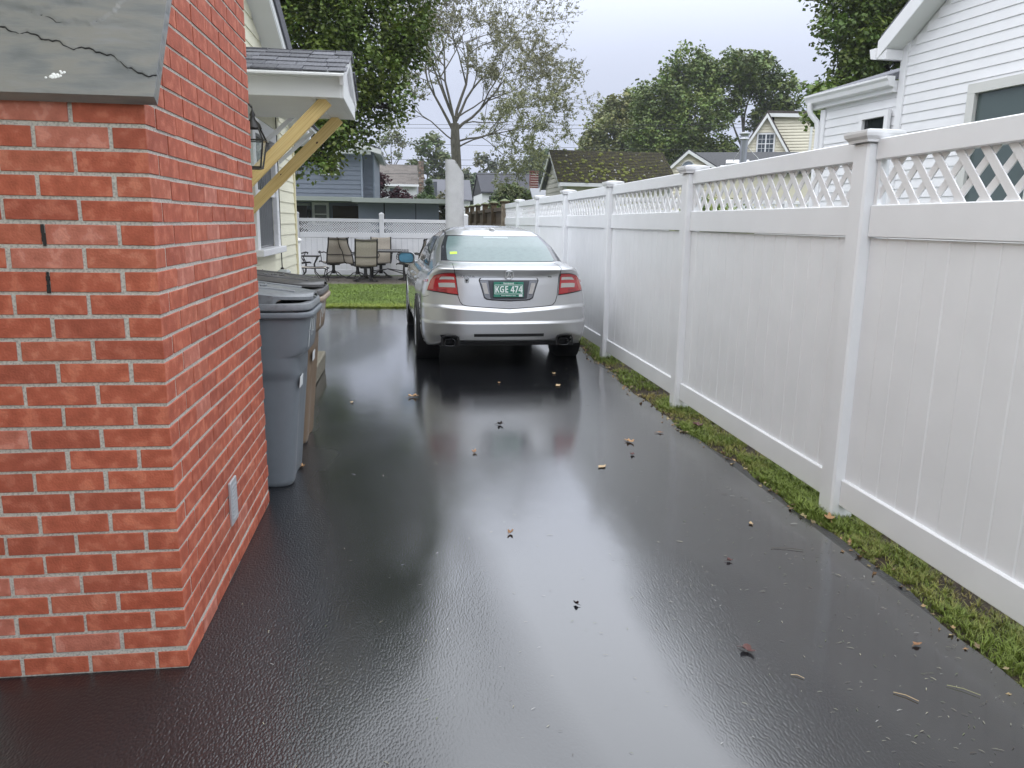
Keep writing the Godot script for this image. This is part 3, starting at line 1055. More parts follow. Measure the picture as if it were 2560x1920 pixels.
func make_bin(called: String, label: String, at: Vector3, body_c: Color, lid_c: Color, rim_c: Color) -> void:
	# local x points to the drive; origin under the front foot
	var t = thing(called, label, "bin", at)
	var bm = tri_tex(mat(body_c, 0.42), T.soft, Vector3(3, 3, 3), T.fine, 0.02)
	var lm = tri_tex(mat(lid_c, 0.36), T.streak, Vector3(3, 3, 3), T.fine, 0.02)
	var b = MB.new()
	var rows = []
	for s in [[0.0, -0.02, -0.46, 0.205, 0.0], [0.004, -0.008, -0.475, 0.218, 0.02], [0.03, 0.0, -0.485, 0.226, 0.035], [0.30, 0.025, -0.53, 0.237, 0.035], [0.56, 0.05, -0.575, 0.247, 0.035],
			[0.60, 0.053, -0.58, 0.249, 0.02], [0.625, 0.055, -0.585, 0.252, 0.005], [0.645, 0.056, -0.59, 0.266, 0.0], [0.68, 0.058, -0.592, 0.271, 0.0], [0.735, 0.06, -0.60, 0.274, 0.0], [0.748, 0.070, -0.602, 0.275, 0.0], [0.762, 0.098, -0.602, 0.276, 0.0], [0.80, 0.105, -0.61, 0.279, 0.0], [0.93, 0.118, -0.63, 0.290, 0.0], [0.97, 0.122, -0.64, 0.294, 0.0]]:
		rows.append(bin_section(s[0], s[1], s[2], s[3], s[4]))
	b.grid(rows, true)
	var base: PackedVector3Array = rows[0]
	for k in 96: b.tri(Vector3(-0.24, 0, 0), base[(k + 1) % 96], base[k])
	put("body", b, bm, t)
	b = MB.new()
	rows = []
	for s in [[0.955, 0.123, 0.295], [0.958, 0.142, 0.312], [0.966, 0.147, 0.317], [0.985, 0.147, 0.317], [0.990, 0.140, 0.310], [0.990, 0.10, 0.27]]:
		rows.append(bin_section(s[0], s[1], -0.65 - (s[1] - 0.123), s[2], 0.0))
	b.grid(rows, true)
	put("rim", b, bm if rim_c == body_c else tri_tex(mat(rim_c, 0.45), T.soft, Vector3(3, 3, 3)), t)
	var lid = MB.new()
	rows = []
	for s in [[0.996, 0.125, 0.30], [0.999, 0.137, 0.308], [1.006, 0.139, 0.310], [1.030, 0.136, 0.307], [1.036, 0.128, 0.300], [1.036, 0.10, 0.275]]:
		rows.append(bin_section(s[0], s[1], -0.64 - (s[1] - 0.125), s[2], 0.0))
	lid.grid(rows, true)
	var lo = put("lid", lid, lm, t)
	# raised top panel, higher towards the hinge, its front corners cut away above the handle hollow
	var top = MB.new()
	var outl = func(x: float) -> float: return 0.292 - 0.13 * smoothstep(-0.06, 0.13, x) - 0.06 * smoothstep(0.09, 0.13, x)
	var rt = []
	var rb = []
	for i in 26:
		var x = 0.132 - i * 0.0305
		var hz: float = outl.call(x)
		var yt = 1.066 + 0.052 * smoothstep(0.14, -0.62, x) + 0.016 * (1.0 - pow((x + 0.25) / 0.4, 2))
		var r1 = PackedVector3Array()
		for k in 15:
			var q = -1.0 + k / 7.0
			r1.append(Vector3(x, yt + 0.012 * (1.0 - q * q) - 0.010 * pow(absf(q), 8.0), q * hz))
		rt.append(r1)
	top.grid(rt, false, true)
	for i in 25:
		for k in [0, 14]:
			var p: Vector3 = rt[i][k]
			var q: Vector3 = rt[i + 1][k]
			var dn = Vector3(0, 0.016 if p.x > -0.05 else 0.05, 0)
			var dn2 = Vector3(0, 0.016 if q.x > -0.05 else 0.05, 0)
			if k == 14: top.quad(p - dn, q - dn2, q, p) if false else top.quad(p, p - dn, q - dn2, q)
			else: top.quad(q, q - dn2, p - dn, p)
	for k in 14:
		var p: Vector3 = rt[0][k]
		var q: Vector3 = rt[0][k + 1]
		top.quad(q - Vector3(0, 0.014, 0), q, p, p - Vector3(0, 0.014, 0))
	put("lid_panel", top, lm, lo)
	var fill = MB.new()
	fill.box(Vector3(-0.36, 1.045, 0), Vector3(0.56, 0.05, 0.56))
	put("lid_core", fill, lm, lo)
	var hollow = MB.new()
	hollow.box(Vector3(0.03, 1.022, 0), Vector3(0.17, 0.01, 0.50))
	put("handle_hollow", hollow, M.dark, lo)
	for s in [-1, 1]:
		var rb2 = MB.new()
		var pts = []
		for i in 16:
			var x = 0.04 - i * 0.042
			var yt = 1.066 + 0.052 * smoothstep(0.14, -0.62, x) + 0.016 * (1.0 - pow((x + 0.25) / 0.4, 2)) + 0.008
			pts.append(Vector3(x, yt, s * (0.135 if i < 5 else 0.155)))
		rb2.tube(pts, 0.011, 8)
		put("lid_rib", rb2, lm, lo)
	for s in [0, 1, 2]:
		var rb2 = MB.new()
		var pts = []
		for i in 8:
			var a = -0.9 + i * 0.25
			pts.append(Vector3(-0.28 + 0.05 * s + 0.05 * cos(a), 1.121 - 0.003 * s, 0.02 + 0.09 * sin(a)))
		rb2.tube(pts, 0.005, 6)
		put("lid_emboss", rb2, lm, lo)
	for s in [-1, 1]:
		var wb = MB.new()
		wb.lathe([Vector2(0.05, -0.02), Vector2(0.12, -0.022), Vector2(0.125, 0.0), Vector2(0.12, 0.022), Vector2(0.05, 0.02)], 20, Transform3D(Basis(Vector3.RIGHT, PI / 2), Vector3(-0.53, 0.127, s * 0.265)))
		put("wheel", wb, M.dark, t)
	var ax = MB.new()
	ax.tube([Vector3(-0.53, 0.127, -0.27), Vector3(-0.53, 0.127, 0.27)], 0.012, 8)
	put("axle", ax, M.black_metal, t)
	# chalky scratches on the front lip and a small stuck-on panel of print lower down
	var chalk = mat(lin(0.62, 0.64, 0.64), 0.8)
	var sc = MB.new()
	for p in [[[0.2, 0.93], [0.16, 0.87], [0.165, 0.79]], [[0.12, 0.94], [0.155, 0.88]], [[0.07, 0.93], [0.06, 0.84], [0.045, 0.845]], [[0.03, 0.93], [0.03, 0.86], [0.0, 0.86]], [[-0.04, 0.93], [-0.04, 0.85]]]:
		var pts = []
		for q in p:
			pts.append(Vector3(0.1065 + (q[1] - 0.80) * 0.1 + 0.0005 - (0.03 if q[0] > 0.17 else 0.0), q[1], q[0]))
		sc.tube(pts, 0.0022, 5)
	put("chalk_mark", sc, chalk, t)
	sc = MB.new()
	sc.box(Vector3(0.0595, 0.60, 0.165), Vector3(0.003, 0.06, 0.11), Basis(Vector3.BACK, -0.09))
	put("sticker", sc, chalk, t)

func bins() -> void:
	make_bin("wheeled_bin", "blue-grey wheeled bin with its lid shut, standing next to the chimney", Vector3(-0.655, 0, -4.44), lin(0.165, 0.185, 0.205), lin(0.20, 0.215, 0.23), lin(0.165, 0.185, 0.205))
	make_bin("wheeled_bin", "brown wheeled bin with a dark grey lid behind the blue-grey bin", Vector3(-0.685, 0, -5.27), lin(0.215, 0.155, 0.105), lin(0.085, 0.083, 0.084), lin(0.36, 0.28, 0.21))
	var b = MB.new()
	b.bev(Vector3(0, 0.09, 0), Vector3(0.5, 0.18, 0.9), 0.012, Basis(), 0.008, g)
	var o = solo("stone_step", b, tri_tex(mat(lin(0.34, 0.31, 0.24), 0.85), T.mottle, Vector3(5, 5, 5), T.grit, 0.4), "low pale stone step on the asphalt beyond the brown bin", "step")
	o.position = Vector3(-1.09, 0, -7.35)

# ---------- the silver car ----------
# loops up the body: y at the rear, y at the side, half width, rear z, corner exponent, corner depth, v-shaped dip, y at the front, front z
const CARL := [
	[0.275, 0.19, 0.77, -0.09, 3.2, 0.5, 0.0, 0.19, -4.60], [0.295, 0.21, 0.825, -0.035, 3.2, 0.5, 0.0, 0.21, -4.66], [0.36, 0.32, 0.862, -0.010, 3.2, 0.5, 0.0, 0.32, -4.70], [0.470, 0.47, 0.872, 0.004, 3.2, 0.5, 0.0, 0.45, -4.72],
	[0.492, 0.49, 0.868, -0.014, 3.2, 0.5, 0.0, 0.47, -4.71], [0.605, 0.60, 0.868, -0.020, 3.2, 0.5, 0.06, 0.55, -4.70], [0.632, 0.625, 0.866, -0.048, 3.2, 0.5, 0.06, 0.57, -4.69], [0.75, 0.73, 0.862, -0.066, 3.2, 0.5, 0.0, 0.64, -4.66],
	[0.86, 0.80, 0.850, -0.085, 3.2, 0.5, 0.0, 0.68, -4.60], [0.935, 0.86, 0.832, -0.100, 3.2, 0.5, 0.0, 0.71, -4.52], [0.965, 0.890, 0.815, -0.090, 3.2, 0.48, 0.0, 0.725, -4.46], [1.005, 0.92, 0.80, -0.065, 3.2, 0.46, 0.0, 0.74, -4.38],
	[1.018, 0.93, 0.79, -0.080, 3.2, 0.46, 0.0, 0.75, -4.30], [1.040, 0.945, 0.775, -0.20, 3.0, 0.45, 0.0, 0.82, -4.0], [1.055, 0.952, 0.75, -0.38, 2.8, 0.45, 0.0, 0.92, -3.6], [1.066, 0.962, 0.735, -0.43, 2.8, 0.45, 0.0, 0.96, -3.48],
	[1.21, 1.12, 0.69, -0.79, 2.8, 0.45, 0.0, 1.12, -3.10], [1.325, 1.29, 0.605, -1.13, 2.7, 0.42, 0.0, 1.29, -2.68], [1.375, 1.345, 0.545, -1.32, 2.5, 0.40, 0.0, 1.35, -2.50], [1.410, 1.385, 0.46, -1.55, 2.5, 0.4, 0.0, 1.385, -2.40], [1.43, 1.42, 0.30, -1.9, 2.4, 0.3, 0.0, 1.42, -2.3], [1.436, 1.436, 0.02, -2.05, 2.2, 0.02, 0.0, 1.436, -2.1]]

func cp(k: int, v: float) -> float:
	var i = mini(int(v), CARL.size() - 2)
	return lerpf(CARL[i][k], CARL[i + 1][k], v - i)

# q in [-1, 1] goes round the rear; beyond, |q| - 1 is the distance forward along the side
func cs(q: float, v: float) -> Vector3:
	var yr = cp(0, v)
	var ys = cp(1, v)
	var w = cp(2, v)
	var zr = cp(3, v)
	var n = cp(4, v)
	var D = cp(5, v)
	var vee = cp(6, v)
	var a = absf(q)
	var t0 = 0.25 + 0.35 * clampf((v - 9.0) / 3.0, 0, 1)
	if a <= 1.0:
		var ph = asin(minf(1.0, pow(a, n * 0.5)))
		var z = zr - D * (1.0 - pow(maxf(cos(ph), 0.0), 2.0 / n))
		var t = clampf((ph / (PI * 0.5) - t0) / (1.0 - t0), 0, 1)
		t = t * t * (3.0 - 2.0 * t)
		return Vector3(q * w, yr + (ys - yr) * t + vee * (minf(a, 0.8) - 0.4), z)
	var zf = cp(8, v)
	var yf = cp(7, v)
	var z = zr - D - (a - 1.0)
	var e = minf((a - 1.0) / 0.8, 1.0)
	e = e * e * (3.0 - 2.0 * e)
	var fl = 0.035 * e if v < 13.0 else 0.035 * e * maxf(0.0, 1.0 - (v - 13.0) / 5.0)
	var y = ys + vee * 0.4
	# towards the front corner the plan rounds in
	var xx = w + fl
	var R = lerpf(0.75, 0.28, clampf((v - 12.0) / 2.5, 0, 1))
	var f = clampf((zf + R - z) / R, 0, 1)
	if f > 0.0:
		y = lerpf(y, yf, smoothstep(0.0, 1.0, clampf(f * 1.0, 0, 1)))
		xx *= pow(maxf(1.0 - pow(f, 2.6), 0.0), 1.0 / 2.6)
	return Vector3(signf(q) * xx, y, z)

func car_q_end(v: float) -> float:
	return 1.0 + (cp(3, v) - cp(5, v)) - cp(8, v)

func cn(q: float, v: float) -> Vector3:
	var e = 0.004
	var du = cs(minf(q + e, 9.0), v) - cs(q - e, v)
	var dv = cs(q, v + 0.02) - cs(q, maxf(v - 0.02, 0.0))
	return du.cross(dv).normalized()

# a sheet over a four-sided field of the body, given by its lower and upper edges as lists of (q, v)
func car_patch(lo: Array, hi: Array, off: float, nu := 16, nv := 8, skirt := 0.004) -> MB:
	var b = MB.new()
	var rows = []
	var at = func(l: Array, t: float) -> Vector2:
		var f = t * (l.size() - 1)
		var i = mini(int(f), l.size() - 2)
		var a = Vector2(l[i][0], l[i][1])
		return a.lerp(Vector2(l[i + 1][0], l[i + 1][1]), f - i)
	for j in nv + 1:
		var row = PackedVector3Array()
		for i in nu + 1:
			var a: Vector2 = at.call(lo, float(i) / nu)
			var c: Vector2 = at.call(hi, float(i) / nu)
			var p = a.lerp(c, float(j) / nv)
			row.append(cs(p.x, p.y) + cn(p.x, p.y) * off)
		rows.append(row)
	b.grid(rows)
	# turned-down rim
	var rim = []
	for i in nu: rim.append([0, i, 0, i + 1])
	for j in nv: rim.append([j, nu, j + 1, nu])
	for i in nu: rim.append([nv, nu - i, nv, nu - i - 1])
	for j in nv: rim.append([nv - j, 0, nv - j - 1, 0])
	for e in rim:
		var p: Vector3 = rows[e[0]][e[1]]
		var q: Vector3 = rows[e[2]][e[3]]
		var nn = (rows[mini(e[0] + 1, nv)][e[1]] - rows[maxi(e[0] - 1, 0)][e[1]]) as Vector3
		var mm = (rows[e[0]][mini(e[1] + 1, nu)] - rows[e[0]][maxi(e[1] - 1, 0)]) as Vector3
		var inward = -(mm.cross(nn)).normalized() * (skirt + off)
		b.quad(p + inward, q + inward, q, p)
	return b

# a narrow band that follows a line on the body
func car_line(pts: Array, width: float, off: float) -> MB:
	var b = MB.new()
	var ps = []
	for i in pts.size() - 1:
		for k in 6:
			var t = k / 6.0
			ps.append(Vector2(lerpf(pts[i][0], pts[i + 1][0], t), lerpf(pts[i][1], pts[i + 1][1], t)))
	ps.append(Vector2(pts[-1][0], pts[-1][1]))
	var r0 = PackedVector3Array()
	var r1 = PackedVector3Array()
	for i in ps.size():
		var p = cs(ps[i].x, ps[i].y)
		var nn = cn(ps[i].x, ps[i].y)
		var a = cs(ps[maxi(i - 1, 0)].x, ps[maxi(i - 1, 0)].y)
		var c = cs(ps[mini(i + 1, ps.size() - 1)].x, ps[mini(i + 1, ps.size() - 1)].y)
		var d = (c - a).normalized()
		var s = nn.cross(d).normalized() * width * 0.5
		r0.append(p - s + nn * off)
		r1.append(p + s + nn * off)
	b.grid([r0, r1])
	return b

func lettering(text: String, size: float, depth: float, px := 48) -> TextMesh:
	var f = SystemFont.new()
	f.font_names = PackedStringArray(["Droid Sans"])
	f.font_weight = 700
	var m = TextMesh.new()
	m.text = text
	m.font = f
	m.font_size = px
	m.pixel_size = size / px
	m.depth = depth
	m.curve_step = 2.0
	return m

func car() -> void:
	var t = thing("silver_car", "silver four-door sedan parked beside the white fence with wet pale rear window", "car", Vector3(1.008, 0, -7.65), deg_to_rad(2.0))
	var paint = tri_tex(mat(lin(0.50, 0.505, 0.515), 0.32, 0.70), null, Vector3.ONE, T.fine, 0.0)
	paint.heightmap_enabled = false
	paint.uv1_triplanar = false
	paint.clearcoat_enabled = true
	paint.clearcoat = 1.0
	paint.clearcoat_roughness = 0.04
	var gap = mat(lin(0.01, 0.01, 0.011), 0.7)
	var chrome = mat(lin(0.75, 0.76, 0.78), 0.10, 1.0)
	var rubber = mat(lin(0.014, 0.014, 0.014), 0.75)
	# body shell
	var b = MB.new()
	var qs = []
	for i in 61: qs.append(sin(-PI * 0.5 + PI * i / 60.0))
	var vs = []
	for i in CARL.size() - 1:
		var sub: int = [2, 3, 4, 1, 5, 1, 5, 5, 4, 3, 3, 2, 3, 3, 2, 6, 5, 4, 4, 4, 3][i]
		for k in sub: vs.append(i + float(k) / sub)
	vs.append(CARL.size() - 1.0)
	for v in [2.93, 3.5, 4.06, 4.93, 5.5, 6.06, 10.88, 11.25, 11.5, 11.75, 12.1]:
		if not v in vs: vs.append(v)
	vs.sort()
	var rows = []
	for v in vs:
		var row = PackedVector3Array()
		var qe = car_q_end(v)
		# left side from the front to the rear, round the rear, right side to the front
		for i in 70: row.append(cs(-(qe + (1.0 - qe) * i / 70.0) if i else -qe + 0.0001, v))
		for q in qs: row.append(cs(q, v))
		for i in range(69, -1, -1): row.append(cs(qe + (1.0 - qe) * i / 70.0 if i else qe - 0.0001, v))
		rows.append(row)
	b.grid(rows)
	# leave out the wheel openings
	var keep = PackedInt32Array()
	for i in range(0, b.ix.size(), 3):
		var c = (b.v[b.ix[i]] + b.v[b.ix[i + 1]] + b.v[b.ix[i + 2]]) / 3.0
		var inside = false
		for wz in [-0.95, -3.70]:
			if absf(c.x) > 0.6 and Vector2(c.z - wz, c.y - 0.325).length() < 0.365: inside = true
		# and the exhaust cut-outs and the slot
		if not inside and c.z > -0.3:
			for ex in [-0.60, 0.58]:
				if absf(c.x - ex) < 0.085 and c.y < 0.345: inside = true
		if not inside: keep.append_array(PackedInt32Array([b.ix[i], b.ix[i + 1], b.ix[i + 2]]))
	b.ix = keep
	put("body", b, paint, t)
	# dark inner floor and wheel wells
	b = MB.new()
	b.box(Vector3(0, 0.33, -2.3), Vector3(1.40, 0.22, 4.2))
	b.box(Vector3(0, 0.36, -0.36), Vector3(1.16, 0.22, 0.4))
	put("underbody", b, M.dark, t)
	for wz in [-0.95, -3.70]:
		for s in [-1, 1]:
			b = MB.new()
			b.lathe([Vector2(0.37, -0.12), Vector2(0.37, 0.12), Vector2(0.05, 0.12)], 28, Transform3D(Basis(Vector3.BACK, s * PI / 2), Vector3(s * 0.78, 0.325, wz)))
			put("wheel_well", b, M.dark, t)
			# lip of the opening
			b = MB.new()
			var pts = []
			for i in 25:
				var a = deg_to_rad(-18.0 + i * 9.0)
				var y = 0.325 + 0.366 * sin(a)
				var z: float = wz - 0.366 * cos(a)
				# side surface x at that height
				var x = 0.0
				for vv in 90:
					var v = vv * 0.1
					if cp(1, v) + cp(6, v) * 0.4 >= y:
						x = absf(cs(1.0 + maxf(0.0, cp(3, v) - cp(5, v) - z), v).x)
						break
				if x > 0.0: pts.append(Vector3(s * (x - 0.001), y, z))
			if pts.size() > 3:
				b.tube(pts, 0.005, 8)
				put("arch_lip", b, paint, t)
			var wheel = Node3D.new()
			wheel.name = "wheel"
			t.add_child(wheel, true)
			wheel.transform = Transform3D(Basis(Vector3.BACK, -s * PI / 2), Vector3(s * 0.80, 0.325, wz))
			b = MB.new()
			b.lathe([Vector2(0.215, -0.10), Vector2(0.27, -0.118), Vector2(0.305, -0.112), Vector2(0.322, -0.09), Vector2(0.326, -0.05), Vector2(0.326, 0.05), Vector2(0.322, 0.09), Vector2(0.305, 0.110), Vector2(0.27, 0.114), Vector2(0.222, 0.098)], 40)
			put("tyre", b, rubber, wheel)
			b = MB.new()
			b.lathe([Vector2(0.226, 0.10), Vector2(0.222, 0.106), Vector2(0.21, 0.098), Vector2(0.205, 0.03)], 32)
			for k in 5:
				for e in [-0.16, 0.16]:
					var a: float = TAU * k / 5.0 + e
					b.tube([Vector3(0.04 * cos(a), 0.085, 0.04 * sin(a)), Vector3(0.13 * cos(a), 0.094, 0.13 * sin(a)), Vector3(0.215 * cos(a), 0.088, 0.215 * sin(a))], 0.016, 6)
			b.lathe([Vector2(0.055, 0.075), Vector2(0.055, 0.098), Vector2(0.03, 0.104), Vector2(0.0001, 0.105)], 16)
			put("rim", b, mat(lin(0.50, 0.50, 0.51), 0.3, 0.8), wheel)
			b = MB.new()
			b.lathe([Vector2(0.15, 0.02), Vector2(0.15, 0.035), Vector2(0.0001, 0.035)], 24)
			put("brake_disc", b, mat(lin(0.12, 0.12, 0.12), 0.5, 0.6), wheel)
	# rear window: dark border, pane painted with sky reflection, high brake lamp behind it
	put("window_border", car_patch([[-0.885, 15.04], [-0.5, 14.98], [0, 14.97], [0.5, 14.98], [0.885, 15.04]], [[-0.905, 16.98], [-0.5, 16.98], [0, 16.98], [0.5, 16.98], [0.905, 16.98]], 0.002, 30, 14), mat(lin(0.035, 0.037, 0.045), 0.12), t)
	var sky_sheen = mat(lin(0.13, 0.19, 0.19), 0.20)
	tri_tex(sky_sheen, noise_tex(31, 0.012, 4, [[0.0, 0.92], [0.5, 0.98], [1.0, 1.0]]), Vector3(2, 2, 2), noise_tex(32, 0.30, 1, [[0.0, 0.0], [0.62, 0.0], [0.80, 1.0], [1.0, 1.0]]), 0.012)
	var rw = put("rear_window", car_patch([[-0.80, 15.10], [-0.765, 15.03], [-0.4, 15.01], [0, 15.0], [0.4, 15.01], [0.74, 15.03], [0.77, 15.12]], [[-0.845, 16.82], [-0.82, 16.88], [-0.4, 16.9], [0, 16.9], [0.4, 16.9], [0.81, 16.88], [0.825, 16.82]], 0.004, 40, 14), sky_sheen, t)
	put("parking_sticker", car_patch([[-0.762, 15.44], [-0.661, 15.47]], [[-0.764, 15.59], [-0.660, 15.62]], 0.0055, 4, 2), mat(lin(0.50, 0.78, 0.04), 0.5), rw)
	put("brake_lamp", car_patch([[-0.22, 16.70], [0.22, 16.70]], [[-0.22, 16.86], [0.22, 16.86]], 0.0055, 8, 2), mat(lin(0.30, 0.36, 0.37), 0.3), rw)
	# side windows, with black surround and pillar
	for s in [-1, 1]:
		put("window_surround", car_patch([[s * 1.30, 15.1], [s * 2.05, 15.1], [s * 2.9, 15.1]] if s > 0 else [[-2.9, 15.1], [-2.05, 15.1], [-1.30, 15.1]], [[s * 1.12, 17.1], [s * 1.5, 17.15], [s * 1.84, 17.1]] if s > 0 else [[-1.84, 17.1], [-1.5, 17.15], [-1.12, 17.1]], 0.002, 20, 10), rubber, t)
		for w in [[1.40, 2.0, 1.19, 1.46], [2.06, 2.74, 1.51, 1.77]]:
			var lo = [[w[0], 15.2], [w[1], 15.2]]
			var hi = [[w[2], 17.02], [w[3], 17.02]]
			if s < 0:
				lo = [[-w[1], 15.2], [-w[0], 15.2]]
				hi = [[-w[3], 17.02], [-w[2], 17.02]]
			put("side_window", car_patch(lo, hi, 0.005, 14, 10), mat(lin(0.045, 0.055, 0.06), 0.04), t)
	# boot lid seams and roof ditch
	var lid = [[-0.72, 13.6], [-0.711, 12.76], [-0.696, 11.4], [-0.672, 10.0], [-0.64, 8.5], [-0.602, 6.98], [-0.575, 6.4], [-0.548, 6.15], [-0.50, 6.07], [-0.3, 6.06], [0.0, 6.06], [0.3, 6.06], [0.46, 6.07], [0.52, 6.13], [0.555, 6.4], [0.581, 7.0], [0.617, 8.5], [0.654, 9.98], [0.69, 11.9], [0.72, 13.6]]
	put("seam", car_line(lid, 0.007, 0.0012), gap, t)
	put("seam", car_line([[-0.70, 13.6], [-0.78, 14.6], [-0.885, 15.0]], 0.005, 0.001), gap, t)
	put("seam", car_line([[0.70, 13.6], [0.78, 14.6], [0.885, 15.0]], 0.005, 0.001), gap, t)
	put("seam", car_line([[-0.93, 6.95], [-1.02, 6.6], [-1.12, 6.4]], 0.004, 0.001), gap, t)
	put("seam", car_line([[-1.02, 4.0], [-1.10, 4.05]], 0.004, 0.001), gap, t)
	for s in [-1.0, 1.0]:
		put("roof_ditch", car_line([[s * 0.90, 17.02], [s * 0.93, 17.5], [s * 0.97, 18.0], [s * 1.1, 18.35], [s * 1.4, 18.5], [s * 2.0, 18.55]], 0.022, 0.0015), gap, t)
		# front and rear door outlines
		for dq in [1.42, 2.10, 3.05]:
			put("seam", car_line([[s * dq, 2.0], [s * (dq + 0.02), 6.0], [s * dq, 14.5]], 0.006, 0.001), gap, t)
		for dq in [1.62, 2.55]:
			b = MB.new()
			var h0 = cs(s * (dq - 0.09), 8.9) + Vector3(s * 0.012, 0, 0)
			var h1 = cs(s * dq, 8.9) + Vector3(s * 0.032, 0, 0)
			var h2 = cs(s * (dq + 0.09), 8.9) + Vector3(s * 0.012, 0, 0)
			b.tube([h0, h0.lerp(h1, 0.6) + Vector3(s * 0.006, 0, 0), h1, h1.lerp(h2, 0.4) + Vector3(s * 0.006, 0, 0), h2], 0.014, 8)
			put("door_handle", b, paint, t)
	# tail lamps
	var red = mat(lin(0.36, 0.018, 0.022), 0.12)
	red.clearcoat_enabled = true
	red.clearcoat = 1.0
	red.clearcoat_roughness = 0.02
	var red2 = red.duplicate()
	red2.albedo_color = lin(0.24, 0.010, 0.016)
	var pale = mat(lin(0.46, 0.44, 0.42), 0.15)
	pale.clearcoat_enabled = true
	pale.clearcoat_roughness = 0.02
	pale.heightmap_enabled = true
	tri_tex(pale, T.streak, Vector3(16, 16, 16), T.fine, 0.1)
	for s in [-1, 1]:
		var mir = func(l: Array) -> Array:
			if s < 0: return l
			var o = []
			for p in l: o.append([-p[0], p[1]])
			o.reverse()
			return o
		var lo = [[-0.945, 7.64], [-0.88, 7.48], [-0.80, 7.33], [-0.70, 7.18], [-0.600, 7.08]]
		var hi = [[-0.915, 10.05], [-0.885, 10.13], [-0.82, 10.11], [-0.75, 10.07], [-0.672, 10.04]]
		var lo2 = [[-0.952, 7.56], [-0.88, 7.38], [-0.80, 7.23], [-0.70, 7.08], [-0.592, 6.98]]
		var hi2 = [[-0.922, 10.12], [-0.885, 10.22], [-0.82, 10.20], [-0.75, 10.15], [-0.664, 10.10]]
		put("lamp_gasket", car_patch(mir.call(lo2), mir.call(hi2), 0.002, 20, 10), gap, t)
		var tl = put("tail_lamp", car_patch(mir.call(lo), mir.call(hi), 0.007, 20, 10), red, t)
		put("reversing_lens", car_patch(mir.call([[-0.830, 8.80], [-0.652, 8.58]]), mir.call([[-0.815, 9.40], [-0.666, 9.02]]), 0.0095, 10, 4), pale, tl)
		put("reversing_lens", car_patch(mir.call([[-0.818, 7.80], [-0.632, 7.68]]), mir.call([[-0.832, 8.32], [-0.644, 8.14]]), 0.0095, 10, 4), pale, tl)
		put("reflector", car_patch(mir.call([[-0.84, 7.42], [-0.72, 7.24]]), mir.call([[-0.845, 7.68], [-0.73, 7.60]]), 0.009, 8, 3), red2, tl)
		put("reflector", car_patch(mir.call([[-0.93, 7.75], [-0.88, 7.65]]), mir.call([[-0.915, 9.2], [-0.875, 9.7]]), 0.009, 6, 8), mat(lin(0.42, 0.12, 0.10), 0.12), tl)
		put("side_marker", car_patch(mir.call([[-1.0, 8.93], [-0.968, 8.88]]), mir.call([[-1.005, 9.5], [-0.974, 9.6]]), 0.006, 5, 3), red, t)
	# number plate surround; a dark sheet paints the shade of its hollow
	put("plate_surround", car_patch([[-0.30, 6.80], [-0.27, 6.66], [-0.22, 6.62], [0.0, 6.58], [0.2, 6.60], [0.245, 6.64], [0.282, 6.78]], [[-0.368, 8.50], [-0.360, 8.80], [-0.335, 8.90], [0.0, 8.90], [0.335, 8.90], [0.352, 8.80], [0.362, 8.50]], 0.003, 36, 12), gap, t)
	var bez = mat(lin(0.20, 0.205, 0.22), 0.25, 0.5)
	put("plate_bezel", car_patch([[-0.29, 6.86], [-0.26, 6.74], [-0.21, 6.70], [0.0, 6.66], [0.19, 6.68], [0.237, 6.72], [0.272, 6.84]], [[-0.355, 8.48], [-0.349, 8.5], [-0.325, 8.52], [0.0, 8.52], [0.325, 8.52], [0.338, 8.5], [0.350, 8.48]], 0.0065, 36, 12), bez, t)
	put("plate_hollow_shade", car_patch([[-0.225, 6.78], [-0.21, 6.74], [0.0, 6.73], [0.19, 6.74], [0.205, 6.78]], [[-0.255, 8.40], [-0.25, 8.44], [0.0, 8.46], [0.24, 8.44], [0.245, 8.40]], 0.008, 20, 8), mat(lin(0.035, 0.037, 0.045), 0.3), t)
	put("garnish", car_patch([[-0.352, 8.55], [0.0, 8.55], [0.345, 8.55]], [[-0.338, 8.84], [0.0, 8.85], [0.333, 8.84]], 0.014, 24, 4), paint, t)
	for l in [[[[-0.293, 7.14], [-0.247, 7.14]], [[-0.332, 8.16], [-0.276, 8.18]]], [[[0.231, 7.14], [0.278, 7.14]], [[0.270, 8.17], [0.318, 8.14]]]]:
		put("plate_lamp", car_patch(l[0], l[1], 0.011, 5, 6), pale, t)
	# number plate
	var c = cs(-0.012, 7.56)
	var pl = Node3D.new()
	pl.name = "number_plate"
	t.add_child(pl, true)
	pl.transform = Transform3D(Basis(Vector3.RIGHT, -0.13), c + Vector3(0, 0.0, 0.026))
	b = MB.new()
	b.bev(Vector3.ZERO, Vector3(0.305, 0.152, 0.004), 0.0015)
	put("plate", b, mat(lin(0.022, 0.185, 0.125), 0.4), pl)
	var wh = mat(lin(0.72, 0.78, 0.76), 0.5)
	b = MB.new()
	for e in [[0.0, 0.045, 0.286, 0.004], [0.0, -0.044, 0.286, 0.004], [-0.141, 0.0, 0.004, 0.087], [0.141, 0.0, 0.004, 0.087]]:
		b.box(Vector3(e[0], e[1], 0.0025), Vector3(e[2], e[3], 0.002))
	put("border", b, wh, pl)
	var tx = put("lettering", lettering("KGE 474", 0.079, 0.003), wh, pl)
	tx.position = Vector3(0, 0.0, 0.0032)
	tx.scale = Vector3(0.93, 1.13, 1.0)
	tx = put("lettering", lettering("Vermont", 0.026, 0.002), wh, pl)
	tx.position = Vector3(0.0, 0.0605, 0.0032)
	tx = put("lettering", lettering("Green  Mountain  State", 0.0135, 0.002), wh, pl)
	tx.position = Vector3(-0.003, -0.0605, 0.0032)
	b = MB.new()
